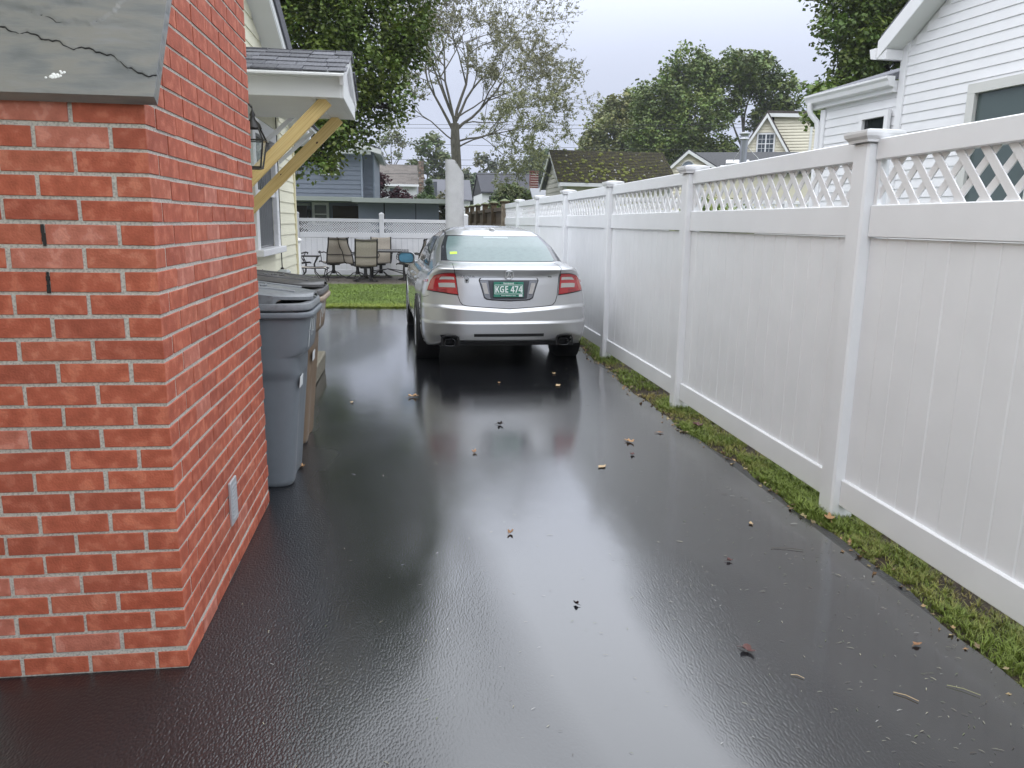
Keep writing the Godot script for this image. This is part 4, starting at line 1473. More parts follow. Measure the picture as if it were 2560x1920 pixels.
	b.box(Vector3(0.122, -0.0605, 0.0028), Vector3(0.036, 0.022, 0.002))
	put("registration_sticker", b, mat(lin(0.7, 0.72, 0.74), 0.5), pl)
	b = MB.new()
	for xx in [-0.085, 0.085]:
		for yy in [0.062, -0.062]:
			b.box(Vector3(xx, yy, 0.0025), Vector3(0.012, 0.006, 0.003))
	put("bolt", b, gap, pl)
	# maker's emblem: an upright ring with a pair of calipers
	var em = Node3D.new()
	em.name = "emblem"
	t.add_child(em, true)
	em.transform = Transform3D(Basis(Vector3.RIGHT, 0.02), Vector3(-0.006, 0.955, -0.066))
	b = MB.new()
	var ring = []
	for i in 33:
		var a = TAU * i / 32.0
		ring.append(Vector3(0.042 * signf(cos(a)) * pow(absf(cos(a)), 0.8), 0.041 * signf(sin(a)) * pow(absf(sin(a)), 0.8), 0.006))
	b.tube(ring, 0.0042, 8, false)
	put("ring", b, chrome, em)
	for s in [-1, 1]:
		b = MB.new()
		b.tube([Vector3(s * 0.008, 0.040, 0.006), Vector3(s * 0.007, 0.012, 0.008), Vector3(s * 0.020, -0.016, 0.007), Vector3(s * 0.026, -0.036, 0.006)], [0.0034, 0.0045, 0.0055, 0.004], 8)
		put("caliper", b, chrome, em)
	b = MB.new()
	b.box(Vector3(0, -0.002, 0.007), Vector3(0.018, 0.005, 0.005))
	put("crossbar", b, chrome, em)
	var dchrome = mat(lin(0.55, 0.56, 0.58), 0.12, 1.0)
	for w in [["ACURA", -0.508, 9.12, 0.036, 1.25], ["TL", 0.513, 9.08, 0.036, 1.35]]:
		var o = put("badge", lettering(w[0], w[3], 0.006), dchrome, t)
		var p = cs(w[1], w[2])
		var nn = cn(w[1], w[2])
		var xa = (cs(w[1] + 0.05, w[2]) - cs(w[1] - 0.05, w[2])).normalized()
		o.transform = Transform3D(Basis(xa, nn.cross(xa).normalized(), nn), p + nn * 0.004)
		o.scale = Vector3(w[4], 0.62, 1.0)
	# shield-shaped sticker
	b = MB.new()
	var sh = PackedVector2Array([Vector2(-0.024, 0.03), Vector2(-0.010, 0.026), Vector2(0, 0.031), Vector2(0.010, 0.026), Vector2(0.024, 0.03), Vector2(0.024, 0.0), Vector2(0.018, -0.02), Vector2(0, -0.033), Vector2(-0.018, -0.02), Vector2(-0.024, 0.0)])
	b.prism(sh, 0.002)
	var so = put("shield_sticker", b, dchrome, t)
	var sp = cs(-0.508, 8.42)
	var sn = cn(-0.508, 8.42)
	so.transform = Transform3D(Basis(Vector3(1, 0, 0.12).normalized(), Vector3.UP, Vector3(-0.12, 0, 1).normalized()), sp + sn * 0.004)
	b = MB.new()
	for i in sh.size(): sh[i] *= 0.86
	b.prism(sh, 0.002, Transform3D(Basis(), Vector3(0, 0, 0.0012)))
	put("shield_field", b, paint, so)
	b = MB.new()
	b.prism(PackedVector2Array([Vector2(-0.014, 0.016), Vector2(-0.004, 0.012), Vector2(0, 0.017), Vector2(0.004, 0.012), Vector2(0.014, 0.016), Vector2(0.010, 0.0), Vector2(0.004, -0.002), Vector2(0.003, -0.018), Vector2(-0.003, -0.018), Vector2(-0.004, -0.002), Vector2(-0.010, 0.0)]), 0.002, Transform3D(Basis(), Vector3(0, 0, 0.0024)))
	put("shield_bird", b, gap, so)
	# bumper slot and exhausts
	put("bumper_slot", car_patch([[-0.425, 1.64], [0.0, 1.64], [0.418, 1.64]], [[-0.42, 2.07], [0.0, 2.07], [0.412, 2.07]], 0.002, 20, 3), gap, t)
	put("slot_lip", car_patch([[-0.425, 1.56], [0.0, 1.56], [0.418, 1.56]], [[-0.425, 1.65], [0.0, 1.65], [0.418, 1.65]], 0.006, 20, 2), paint, t)
	for ex in [-0.60, 0.58]:
		var e = Node3D.new()
		e.name = "exhaust"
		t.add_child(e, true)
		e.position = Vector3(ex, 0.272, -0.12)
		b = MB.new()
		var rr = []
		for z in [-0.3, 0.03, 0.036, 0.03, -0.2]:
			var row = PackedVector3Array()
			var k = 1.0 if z != 0.03 or rr.size() < 2 else 0.86
			if rr.size() > 2: k = 0.86
			for i in 24:
				var a = TAU * i / 24.0
				row.append(Vector3(0.052 * k * signf(cos(a)) * pow(absf(cos(a)), 0.45), 0.036 * k * signf(sin(a)) * pow(absf(sin(a)), 0.45), z))
			rr.append(row)
		b.grid(rr, true)
		put("tailpipe", b, mat(lin(0.10, 0.10, 0.105), 0.25, 0.9), e)
		b = MB.new()
		b.box(Vector3(0, 0.015, -0.16), Vector3(0.19, 0.12, 0.02))
		put("shield", b, M.dark, e)
		# dark rim of the cut-out
		b = MB.new()
		var pts = []
		for q in [[-0.086, -0.03], [-0.084, 0.045], [-0.072, 0.066], [-0.045, 0.074], [0.0, 0.076], [0.045, 0.074], [0.072, 0.066], [0.084, 0.045], [0.086, -0.03]]:
			pts.append(Vector3(q[0], q[1], 0.085 - 0.05 * absf(ex + q[0]) * absf(ex + q[0])))
		b.tube(pts, 0.009, 8)
		put("cutout_rim", b, gap, e)
	# roof aerial
	b = MB.new()
	b.tube([cs(-0.058, 18.3) + Vector3(0, 0.004, 0), cs(-0.03, 18.2) + Vector3(0, 0.016, 0), cs(0.03, 18.1) + Vector3(0, 0.014, 0), cs(0.05, 18.05) + Vector3(0, 0.004, 0)], [0.006, 0.013, 0.011, 0.005], 8)
	put("aerial", b, paint, t)
	# door mirrors
	for s in [-1, 1]:
		var m = Node3D.new()
		m.name = "door_mirror"
		t.add_child(m, true)
		m.position = Vector3(s * 0.93, 0.985, -3.05)
		m.rotation.y = s * 0.22 - 0.10
		b = MB.new()
		var rw2 = []
		for z in [[0.008, 1.10], [-0.012, 1.14], [-0.05, 1.02], [-0.09, 0.80], [-0.115, 0.45], [-0.12, 0.02]]:
			var row = PackedVector3Array()
			for i in 28:
				var a = TAU * i / 28.0
				row.append(Vector3(0.105 * z[1] * signf(cos(a)) * pow(absf(cos(a)), 0.6), 0.068 * z[1] * signf(sin(a)) * pow(absf(sin(a)), 0.6), z[0]))
			rw2.append(row)
		rw2.reverse()
		b.grid(rw2, true)
		put("housing", b, paint, m)
		b = MB.new()
		var face = PackedVector2Array()
		for i in 28:
			var a = TAU * i / 28.0
			face.append(Vector2(0.098 * signf(cos(a)) * pow(absf(cos(a)), 0.55), 0.062 * signf(sin(a)) * pow(absf(sin(a)), 0.55)))
		b.prism(face, 0.006, Transform3D(Basis(), Vector3(0, 0, 0.004)))
		put("mirror_glass", b, mat(lin(0.12, 0.29, 0.50), 0.05, 1.0), m)
		b = MB.new()
		b.bev(Vector3(-s * 0.10, -0.05, -0.06), Vector3(0.12, 0.035, 0.05), 0.01)
		put("arm", b, paint, m)

# ---------- patio ----------
func patio() -> void:
	var b = MB.new()
	b.box(Vector3(-2.6, -0.02, -19.75), Vector3(9.2, 0.05, 2.9))
	var slab = struct("patio", b, tri_tex(mat(lin(0.10, 0.085, 0.068), 0.55), T.mottle, Vector3(2, 2, 2), T.grit, 0.3))
	for r in 9:
		for c in 16:
			b = MB.new()
			b.bev(Vector3(-3.4 + c * 0.31 + 0.155 * (r % 2), 0.011, -18.42 - r * 0.31), Vector3(0.302, 0.02, 0.302), 0.003, Basis(), 0.001, g)
			var k = g.randf_range(0.85, 1.15)
			var pv = put("paver", b, M.paver[g.randi() % 3] if M.has("paver") else null, slab)
			if not M.has("paver"):
				M.paver = []
				for q in [0.9, 1.0, 1.15]:
					M.paver.append(tri_tex(mat(lin(0.115 * q, 0.095 * q, 0.075 * q), 0.5), T.mottle, Vector3(3, 3, 3), T.grit, 0.2))
				pv.material_override = M.paver[0]
	M.sling = tri_tex(mat(lin(0.43, 0.38, 0.31), 0.8), T.grain, Vector3(2.0, 14, 2.0), null, 0.0, false)
	M.sling.albedo_texture = T.streak
	var proto = patio_chair()
	var first = true
	for c in [[-1.02, -19.0, 0.14, "tan sling swivel chair with its back to the driveway, nearest the lawn"], [-1.86, -20.35, 0.45, "patio chair at the far left of the table, turned towards the white fence"], [-0.72, -20.75, PI, "patio chair on the far side of the table, facing the driveway"], [0.18, -19.75, 1.45, "patio chair at the right end of the table, seen from its side"], [-1.42, -20.05, -1.05, "patio chair seen edge-on between the two left chairs"], [-2.95, -19.9, -0.9, "patio chair half hidden behind the yellow house corner"]]:
		var o: Node3D = proto
		if not first:
			o = proto.duplicate()
			o.name = numbered("patio_chair")
			add_child(o)
		first = false
		o.position = Vector3(c[0], 0.021, c[1])
		o.rotation.y = c[2]
		tag(o, c[3], "chair", "patio chairs round the table")
	# table
	var t = thing("patio_table", "dark slatted metal patio table among the sling chairs", "table", Vector3(-0.52, 0.021, -19.85))
	for i in 17:
		b = MB.new()
		b.bev(Vector3(-0.46 + i * 0.0575, 0.715, 0), Vector3(0.05, 0.022, 1.30), 0.004)
		put("slat", b, mat(lin(0.07, 0.07, 0.072), 0.35, 0.3) if i == 0 else t.get_child(0).material_override, t)
	b = MB.new()
	for e in [[0, 0.66, 1.02, 0.04], [0, -0.66, 1.02, 0.04]]: b.bev(Vector3(e[0], 0.712, e[1]), Vector3(e[2], 0.034, e[3]), 0.006)
	for x in [-0.51, 0.51]: b.bev(Vector3(x, 0.712, 0), Vector3(0.04, 0.034, 1.36), 0.006)
	put("frame", b, M.black_metal, t)
	for x in [-0.40, 0.40]:
		for z in [-0.52, 0.52]:
			b = MB.new()
			b.tube([Vector3(x, 0.70, z), Vector3(x * 1.02, 0.45, z), Vector3(x * 1.0, 0.20, z), Vector3(x * 1.06, 0.0, z * 1.04)], [0.03, 0.022, 0.026, 0.034], 8)
			put("leg", b, M.black_metal, t)
			b = MB.new()
			var pts = []
			for i in 12:
				var a = i * 0.42
				pts.append(Vector3(x * (0.72 - 0.02 * i / 12.0) + 0.06 * cos(a) * signf(x), 0.58 + 0.07 * sin(a), z))
			b.tube(pts, 0.009, 6)
			put("scroll", b, M.black_metal, t)
	b = MB.new()
	b.tube([Vector3(-0.40, 0.18, -0.52), Vector3(0, 0.26, 0), Vector3(0.40, 0.18, 0.52)], 0.013, 6)
	b.tube([Vector3(0.40, 0.18, -0.52), Vector3(0, 0.265, 0), Vector3(-0.40, 0.18, 0.52)], 0.013, 6)
	put("stretcher", b, M.black_metal, t)
	# ottoman and side table
	t = thing("ottoman", "low tan sling footstool with dark metal legs at the patio's left", "footstool", Vector3(-2.25, 0.021, -19.05))
	b = MB.new()
	var rows = []
	for j in 9:
		var r = PackedVector3Array()
		for i in 9: r.append(Vector3(-0.30 + j * 0.075, 0.335 - 0.035 * cos((j - 4) / 4.0 * 1.4) + 0.02, 0.24 - i * 0.06))
		rows.append(r)
	b.grid(rows, false, true)
	put("sling", b, M.sling, t)
	b = MB.new()
	for z in [-0.25, 0.25]: b.tube([Vector3(-0.33, 0.30, z), Vector3(-0.25, 0.335, z), Vector3(0, 0.325, z), Vector3(0.25, 0.335, z), Vector3(0.33, 0.30, z)], 0.015, 8)
	put("frame", b, M.black_metal, t)
	for x in [-0.30, 0.30]:
		for z in [-0.25, 0.25]:
			b = MB.new()
			b.tube([Vector3(x, 0.32, z), Vector3(x * 0.9, 0.18, z), Vector3(x * 1.05, 0.0, z)], 0.013, 6)
			put("leg", b, M.black_metal, t)
	t = thing("side_table", "small dark metal side table behind the footstool", "side table", Vector3(-2.45, 0.021, -20.0))
	b = MB.new()
	b.bev(Vector3(0, 0.56, 0), Vector3(0.5, 0.03, 0.45), 0.008)
	put("top", b, M.black_metal, t)
	for x in [-0.2, 0.2]:
		for z in [-0.18, 0.18]:
			b = MB.new()
			b.tube([Vector3(x, 0.56, z), Vector3(x * 0.5, 0.36, z * 0.5), Vector3(x * 0.6, 0.16, z * 0.6), Vector3(x * 1.2, 0.0, z * 1.2)], 0.012, 6)
			put("leg", b, M.black_metal, t)
	# folded parasol in its cover
	t = thing("covered_parasol", "tall pale grey covered cantilever parasol standing behind the car", "parasol", Vector3(1.11, 0.0, -19.0))
	b = MB.new()
	rows = []
	var fz = FastNoiseLite.new()
	fz.seed = 77
	fz.frequency = 3.0
	for j in 61:
		var y = 0.15 + j * (2.76 / 60.0)
		var k = float(j) / 60.0
		var r = PackedVector3Array()
		var w = 0.230 - 0.018 * k
		for i in 40:
			var a = TAU * i / 40.0
			var x = w * signf(cos(a)) * pow(absf(cos(a)), 0.7)
			var z = -w * 0.8 * signf(sin(a)) * pow(absf(sin(a)), 0.7)
			var yy = y
			# the top slants down to the right
			var topy = 2.93 - maxf(0.0, x + 0.02) * 1.45
			if yy > topy: yy = topy
			var nrm = 0.016 * fz.get_noise_3d(x * 1.5, y * 1.0, z * 1.5) + 0.007 * sin(y * 9.0 + a * 2.0) * fz.get_noise_2d(y, a)
			r.append(Vector3(x * (1.0 + nrm * 4.0) + 0.02 * k + (0.02 - 0.04 * k), yy, z * (1.0 + nrm * 4.0)))
		rows.append(r)
	b.grid(rows, true)
	var tp: PackedVector3Array = rows[60]
	var mid = Vector3.ZERO
	for p in tp: mid += p / 40.0
	for i in 40: b.tri(mid, tp[i], tp[(i + 1) % 40])
	put("cover", b, tri_tex(mat(lin(0.50, 0.49, 0.49), 0.8), T.soft, Vector3(2, 2, 2), T.fine, 0.2), t)
	b = MB.new()
	b.bev(Vector3(0, 0.05, 0), Vector3(0.7, 0.1, 0.7), 0.02)
	put("base", b, M.dark, t)

func patio_chair() -> Node3D:
	# faces -z, back towards +z
	var t = thing("patio_chair", "", "chair")
	var prof = [Vector2(-0.46, 0.385), Vector2(-0.43, 0.41), Vector2(-0.30, 0.405), Vector2(-0.10, 0.375), Vector2(0.03, 0.375), Vector2(0.085, 0.42), Vector2(0.10, 0.52), Vector2(0.13, 0.66), Vector2(0.20, 0.80), Vector2(0.235, 0.92), Vector2(0.235, 0.99), Vector2(0.275, 1.025)]
	var b = MB.new()
	var rows = []
	for p in prof:
		var r = PackedVector3Array()
		for i in 7:
			var x = -0.245 + i * 0.0817
			r.append(Vector3(x, p.y - 0.012 * (1.0 - pow(x / 0.245, 2)), p.x))
		rows.append(r)
	b.grid(rows)
	put("sling", b, M.sling, t)
	for s in [-1, 1]:
		b = MB.new()
		var pts = []
		for p in prof: pts.append(Vector3(s * 0.258, p.y, p.x))
		b.tube(pts, 0.017, 8)
		put("side_rail", b, M.black_metal, t)
		b = MB.new()
		b.tube([Vector3(s * 0.262, 0.63, 0.125), Vector3(s * 0.29, 0.655, 0.0), Vector3(s * 0.30, 0.635, -0.18), Vector3(s * 0.30, 0.66, -0.30), Vector3(s * 0.30, 0.645, -0.36), Vector3(s * 0.30, 0.61, -0.34)], [0.013, 0.017, 0.018, 0.02, 0.02, 0.014], 8)
		b.tube([Vector3(s * 0.30, 0.65, -0.29), Vector3(s * 0.29, 0.54, -0.24), Vector3(s * 0.275, 0.40, -0.26)], 0.011, 6)
		put("armrest", b, M.black_metal, t)
	for y in [[0.60, 0.128], [0.985, 0.245]]:
		b = MB.new()
		b.tube([Vector3(-0.258, y[0], y[1] + 0.012), Vector3(0, y[0] - 0.008, y[1] + 0.02), Vector3(0.258, y[0], y[1] + 0.012)], 0.010, 6)
		put("back_bar", b, M.black_metal, t)
	b = MB.new()
	b.tube([Vector3(-0.258, 0.395, -0.30), Vector3(0, 0.35, -0.25), Vector3(0.258, 0.395, -0.30)], 0.013, 6)
	b.tube([Vector3(-0.258, 0.375, 0.0), Vector3(0, 0.34, -0.05), Vector3(0.258, 0.375, 0.0)], 0.013, 6)
	b.bev(Vector3(0, 0.335, -0.15), Vector3(0.26, 0.04, 0.26), 0.01)
	b.lathe([Vector2(0.045, 0.10), Vector2(0.055, 0.16), Vector2(0.04, 0.20), Vector2(0.04, 0.33)], 12, Transform3D(Basis(), Vector3(0, 0, -0.15)))
	put("swivel", b, M.black_metal, t)
	for k in 4:
		b = MB.new()
		var a = PI / 4 + k * PI / 2
		var d = Vector3(cos(a), 0, sin(a))
		b.tube([Vector3(0, 0.15, -0.15) + d * 0.03, Vector3(0, 0.13, -0.15) + d * 0.12, Vector3(0, 0.05, -0.15) + d * 0.22, Vector3(0, 0.012, -0.15) + d * 0.34], 0.013, 6)
		put("foot", b, M.black_metal, t)
	b = MB.new()
	var ring = []
	for i in 33:
		var a = TAU * i / 32.0
		ring.append(Vector3(0.30 * cos(a), 0.012, -0.15 + 0.30 * sin(a)))
	b.tube(ring, 0.011, 6, false)
	put("base_ring", b, M.black_metal, t)
	return t

func back_fence() -> void:
	var t = thing("back_fence", "low white vinyl fence with fine lattice behind the patio furniture", "fence", Vector3(0, 0, -21.3))
	var xs = [-5.1, -2.92, -0.70, 1.55]
	for x in xs:
		var b = MB.new()
		b.bev(Vector3(x, 0.82, 0), Vector3(0.13, 1.64, 0.13), 0.008)
		var p = put("post", b, M.white, t)
		b = MB.new()
		b.square_rings([Vector2(0.066, 1.60), Vector2(0.068, 1.615), Vector2(0.07, 1.64), Vector2(0.055, 1.665), Vector2(0.0, 1.69)], Vector3(x, 0, 0))
		put("post_cap", b, M.white, p)
	for i in 3:
		var x0: float = xs[i] + 0.065
		var x1: float = xs[i + 1] - 0.065
		var w = x1 - x0
		var xm = (x0 + x1) * 0.5
		for r in [["top_rail", 1.47, 0.09], ["middle_rail", 1.085, 0.14], ["bottom_rail", 0.10, 0.14]]:
			var b = MB.new()
			b.bev(Vector3(xm, r[1], 0), Vector3(w, r[2], 0.05), 0.005)
			put(r[0], b, M.white, t)
		for k in 14:
			var b = MB.new()
			b.bev(Vector3(x0 + (k + 0.5) * w / 14, 0.59, 0), Vector3(w / 14 - 0.004, 0.86, 0.02), 0.004)
			put("board", b, M.white, t)
		var b = MB.new()
		var n = 33
		for k in n:
			var xx = x0 + (k + 0.5) * w / n
			for s in [-1, 1]:
				var half = 0.20
				if xx - half < x0 or xx + half > x1: half = maxf(0.05, minf(xx - x0, x1 - xx))
				b.box(Vector3(xx, 1.29, 0.006 * s), Vector3(0.021, half * 2.1, 0.006), Basis(Vector3.BACK, s * PI / 4))
		put("lattice", b, M.white, t).set_meta("kind", "stuff")
	# short white gate post by the house corner
	t = thing("gate_post", "short white gate post with flat cap just past the yellow house corner", "post", Vector3(-1.93, 0, -14.0))
	var b = MB.new()
	b.bev(Vector3(0, 0.54, 0), Vector3(0.12, 1.1, 0.12), 0.006)
	put("post", b, M.white, t)
	b = MB.new()
	b.square_rings([Vector2(0.062, 1.09), Vector2(0.085, 1.10), Vector2(0.085, 1.13), Vector2(0.05, 1.15), Vector2(0.0, 1.16)], Vector3.ZERO)
	put("post_cap", b, M.white, t)
	# weathered wooden fence that carries on beyond the white one
	t = thing("wooden_fence", "weathered brown wooden fence with capped posts beyond the white fence", "fence", Vector3(2.2, 0, -17.95))
	var wood = tri_tex(mat(lin(0.125, 0.095, 0.06), 0.85), T.wood_grey, Vector3(3, 0.7, 3), T.wood_grey, 0.3)
	var wood2 = tri_tex(mat(lin(0.30, 0.27, 0.25), 0.85), T.wood_grey, Vector3(3, 0.7, 3), T.wood_grey, 0.3)
	var moss = tri_tex(mat(lin(0.22, 0.25, 0.14), 0.9), T.mottle, Vector3(4, 4, 4))
	for i in 6:
		var z = -i * 2.3
		b = MB.new()
		b.bev(Vector3(0, 0.95, z), Vector3(0.14, 1.9 + 0.03 * i, 0.14), 0.008)
		var p = put("post", b, wood2 if i == 0 else wood, t)
		b = MB.new()
		var y = 1.90 + 0.015 * i
		b.square_rings([Vector2(0.07, y), Vector2(0.105, y + 0.025), Vector2(0.11, y + 0.05)], Vector3(0, 0, z))
		put("post_collar", b, wood, p)
		b = MB.new()
		b.square_rings([Vector2(0.11, y + 0.05), Vector2(0.11, y + 0.06), Vector2(0.0, y + 0.11)], Vector3(0, 0, z))
		put("post_cap", b, moss, p)
		if i == 5: break
		for r in [[1.78, 0.09], [1.40, 0.07], [0.25, 0.09]]:
			b = MB.new()
			b.bev(Vector3(0.01, r[0], z - 1.15), Vector3(0.06, r[1], 2.16), 0.006)
			put("rail", b, wood, t)
		for k in 15:
			b = MB.new()
			var h = g.randf_range(-0.01, 0.01)
			b.bev(Vector3(0.05, 0.80 + h, z - 0.14 - k * 0.144), Vector3(0.02, 1.22, 0.135), 0.004)
			put("plank", b, wood, t)
		for k in 15:
			b = MB.new()
			b.bev(Vector3(0.055, 1.58, z - 0.14 - k * 0.144), Vector3(0.016, 0.34, 0.138), 0.004)
			put("plank", b, wood, t)

# ---------- neighbouring houses ----------
func siding(a: Vector3, b: Vector3, y0: float, y1: float, out: Vector3, ex: float, clip = null, lap := 0.012) -> MB:
	var m = MB.new()
	var y = y0
	while y < y1 - 0.01:
		var aa = a
		var bb = b
		if clip != null:
			var c: Vector2 = clip.call(minf(y + ex * 0.5, y1))
			aa = a.lerp(b, clampf(c.x, 0, 1))
			bb = a.lerp(b, clampf(c.y, 0, 1))
			if c.y - c.x < 0.01:
				y += ex
				continue
		var h = minf(ex, y1 - y)
		var f = out * lap
		var k = out * 0.002
		var p0 = Vector3(aa.x, y, aa.z)
		var p1 = Vector3(bb.x, y, bb.z)
		var q0 = Vector3(aa.x, y + h, aa.z)
		var q1 = Vector3(bb.x, y + h, bb.z)
		m.quad(p0 + f, p1 + f, q1 + k, q0 + k)
		m.quad(p0, p1, p1 + f, p0 + f)
		y += ex
	return m

# gabled roof over a box: ridge along x, from x0 to x1; eaves at y ye, z z0 and z1
func gable_roof(x0: float, x1: float, z0: float, z1: float, ye: float, yr: float, th := 0.12) -> Array:
	var out = []
	var zm = (z0 + z1) * 0.5
	for s in [z0, z1]:
		var b = MB.new()
		var pl = PackedVector2Array([Vector2(s, ye), Vector2(zm, yr), Vector2(zm, yr + th), Vector2(s, ye + th)])
		# polygon x is z; its plane faces -x
		b.prism(pl, x1 - x0, Transform3D(Basis(Vector3(0, 0, 1), Vector3(0, 1, 0), Vector3(-1, 0, 0)), Vector3(x0, 0, 0)))
		out.append(b)
	return out

# courses of shingles on a slope as one mesh of small overlapping tabs
func shingle_field(a: Vector3, along: Vector3, up: Vector3, n: Vector3, ln: float, hh: float, ex: float, wd: float, jag := 0.3) -> MB:
	var m = MB.new()
	m.use_col = true
	var r = 0
	var y = 0.0
	while y < hh:
		var x = -g.randf() * wd * 0.5
		while x < ln:
			var w = wd * g.randf_range(0.7, 1.3)
			var x0 = clampf(x, 0, ln)
			var x1 = clampf(x + w - 0.006, 0, ln)
			if x1 - x0 > 0.01:
				var k = g.randf_range(1.0 - jag, 1.0 + jag * 0.6)
				m.tint = Color(k, k, k)
				var lo = y - g.randf() * ex * 0.06
				var hi = minf(y + ex * 1.15, hh)
				var p0 = a + along * x0 + up * lo + n * 0.022
				var p1 = a + along * x1 + up * lo + n * 0.022
				var q1 = a + along * x1 + up * hi + n * 0.006
				var q0 = a + along * x0 + up * hi + n * 0.006
				m.quad(p0, p1, q1, q0)
				m.quad(p0 - n * 0.02, p1 - n * 0.02, p1, p0)
			x += w
		y += ex
		r += 1
	return m

func far_houses() -> void:
	blue_house()
	# white cottage with brown roof and rubble chimney
	var t = thing("white_cottage", "white clapboard cottage with brown shingle roof and fieldstone chimney behind the red maple", "house", Vector3(0, 0, -60))
	var b = MB.new()
	b.box(Vector3(-4.4, 2.05, -4.0), Vector3(10.2, 4.1, 8.0))
	put("wall", b, M.trim, t)
	put("siding", siding(Vector3(-9.4, 0, 0.01), Vector3(0.62, 0, 0.01), 0.4, 4.05, Vector3.BACK, 0.19), M.white, t).set_meta("kind", "stuff")
	for rf in gable_roof(-9.8, 0.8, 0.5, -8.5, 4.05, 5.75): put("roof", rf, M.shingle[1], t)
	var brown = tri_tex(mat(lin(0.21, 0.185, 0.165), 0.95), T.mottle, Vector3(1.5, 1.5, 1.5))
	brown.vertex_color_use_as_albedo = true
	var up = Vector3(0, 1.70, -4.5).normalized()
	put("shingles", shingle_field(Vector3(-9.8, 4.17, 0.5), Vector3.RIGHT, up, Vector3(0, 4.5, 1.7).normalized(), 10.6, 4.8, 0.22, 0.35), brown, t).set_meta("kind", "stuff")
	b = MB.new()
	b.box(Vector3(-4.5, 4.08, 0.53), Vector3(10.7, 0.16, 0.06))
	put("gutter", b, M.white, t)
	window_unit(t, "window", Vector3(-0.95, 3.2, 0.05), 0.75, 1.35, Basis(), M.white, mat(lin(0.12, 0.14, 0.16), 0.1), 1, 2, 0.10)
	window_unit(t, "window", Vector3(-3.6, 3.2, 0.05), 0.75, 1.35, Basis(), M.white, mat(lin(0.12, 0.14, 0.16), 0.1), 1, 2, 0.10)
	b = MB.new()
	b.box(Vector3(1.02, 2.95, -0.4), Vector3(0.40, 5.9, 0.6))
	var ch = put("chimney", b, tri_tex(mat(lin(0.20, 0.17, 0.14), 0.9), T.mottle, Vector3(3, 3, 3)), t)
	var stones = [mat(lin(0.26, 0.20, 0.16), 0.9), mat(lin(0.16, 0.13, 0.11), 0.9), mat(lin(0.32, 0.27, 0.22), 0.9), mat(lin(0.24, 0.15, 0.11), 0.9)]
	for r in 26:
		for c in 2:
			var s = MB.new()
			s.bev(Vector3(0.93 + c * 0.19 + g.randf_range(-0.03, 0.03), 2.65 + r * 0.125, -0.09), Vector3(g.randf_range(0.15, 0.21), 0.11, 0.09), 0.02, Basis(), 0.015, g)
			put("stone", s, stones[g.randi() % 4], ch)
	# grey-roofed house further back
	t = thing("grey_roof_house", "distant grey-roofed house with a small dormer, left of the covered parasol", "house", Vector3(0, 0, -74))
	b = MB.new()
	b.box(Vector3(3.0, 1.7, -3), Vector3(5.6, 3.4, 6.0))
	put("wall", b, M.trim, t)
	for rf in gable_roof(0.0, 6.0, 0.4, -6.4, 3.4, 5.35): put("roof", rf, M.shingle[3], t)
	b = MB.new()
	b.box(Vector3(2.3, 4.3, 0.2), Vector3(0.75, 1.5, 2.0))
	put("dormer", b, mat(lin(0.07, 0.075, 0.09), 0.8), t)
	# dark-roofed house with brick chimney
	t = thing("dark_roof_house", "white house under a steep dark roof with a red brick chimney", "house", Vector3(0, 0, -62))
	b = MB.new()
	b.box(Vector3(8.1, 1.85, -4), Vector3(4.6, 3.7, 8.0))
	put("wall", b, M.trim, t)
	put("siding", siding(Vector3(5.9, 0, 0.01), Vector3(10.3, 0, 0.01), 0.4, 3.7, Vector3.BACK, 0.19), M.white, t).set_meta("kind", "stuff")
	for rf in gable_roof(5.7, 10.6, 0.4, -8.4, 3.7, 5.4): put("roof", rf, tri_tex(mat(lin(0.06, 0.062, 0.075), 0.9), T.mottle, Vector3(2, 2, 2)), t)
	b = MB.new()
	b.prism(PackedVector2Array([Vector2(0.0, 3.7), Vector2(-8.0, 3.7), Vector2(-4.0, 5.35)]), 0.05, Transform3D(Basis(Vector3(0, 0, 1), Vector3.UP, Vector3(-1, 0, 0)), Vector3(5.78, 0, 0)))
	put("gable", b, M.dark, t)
	for x in [6.55, 7.15]: window_unit(t, "window", Vector3(x, 3.0, 0.05), 0.42, 1.0, Basis(), M.white, mat(lin(0.04, 0.05, 0.06), 0.1), 1, 2, 0.07)
	b = MB.new()
	b.bev(Vector3(9.78, 3.0, 0.8), Vector3(0.62, 4.7, 0.6), 0.02)
	var chim = put("chimney", b, tri_tex(mat(lin(0.17, 0.055, 0.045), 0.9), T.brick, Vector3(2, 2, 2)), t)
	for r in 22:
		b = MB.new()
		b.box(Vector3(9.78, 1.3 + r * 0.185, 1.105), Vector3(0.61, 0.025, 0.012))
		put("mortar_line", b, M.mortar, chim)
	b = MB.new()
	b.bev(Vector3(9.78, 5.38, 0.8), Vector3(0.72, 0.10, 0.7), 0.02)
	put("cap", b, tri_tex(mat(lin(0.15, 0.05, 0.04), 0.9), null, Vector3.ONE), chim)
	b = MB.new()
	b.box(Vector3(9.78, 5.62, 0.8), Vector3(0.55, 0.05, 0.5))
	for s in [-1, 1]: b.box(Vector3(9.78 + s * 0.24, 5.5, 0.8), Vector3(0.05, 0.22, 0.4))
	put("flue_cover", b, M.dark, chim)
	# low grey shed roof left of the mossy garage
	t = thing("grey_lean_to", "pale grey low roof with brick end between the brick chimney and the mossy garage", "shed", Vector3(6.3, 0, -37))
	b = MB.new()
	b.box(Vector3(0.4, 1.2, -1.0), Vector3(1.5, 2.4, 2.0))
	put("wall", b, mat(lin(0.26, 0.15, 0.11), 0.9), t)
	b = MB.new()
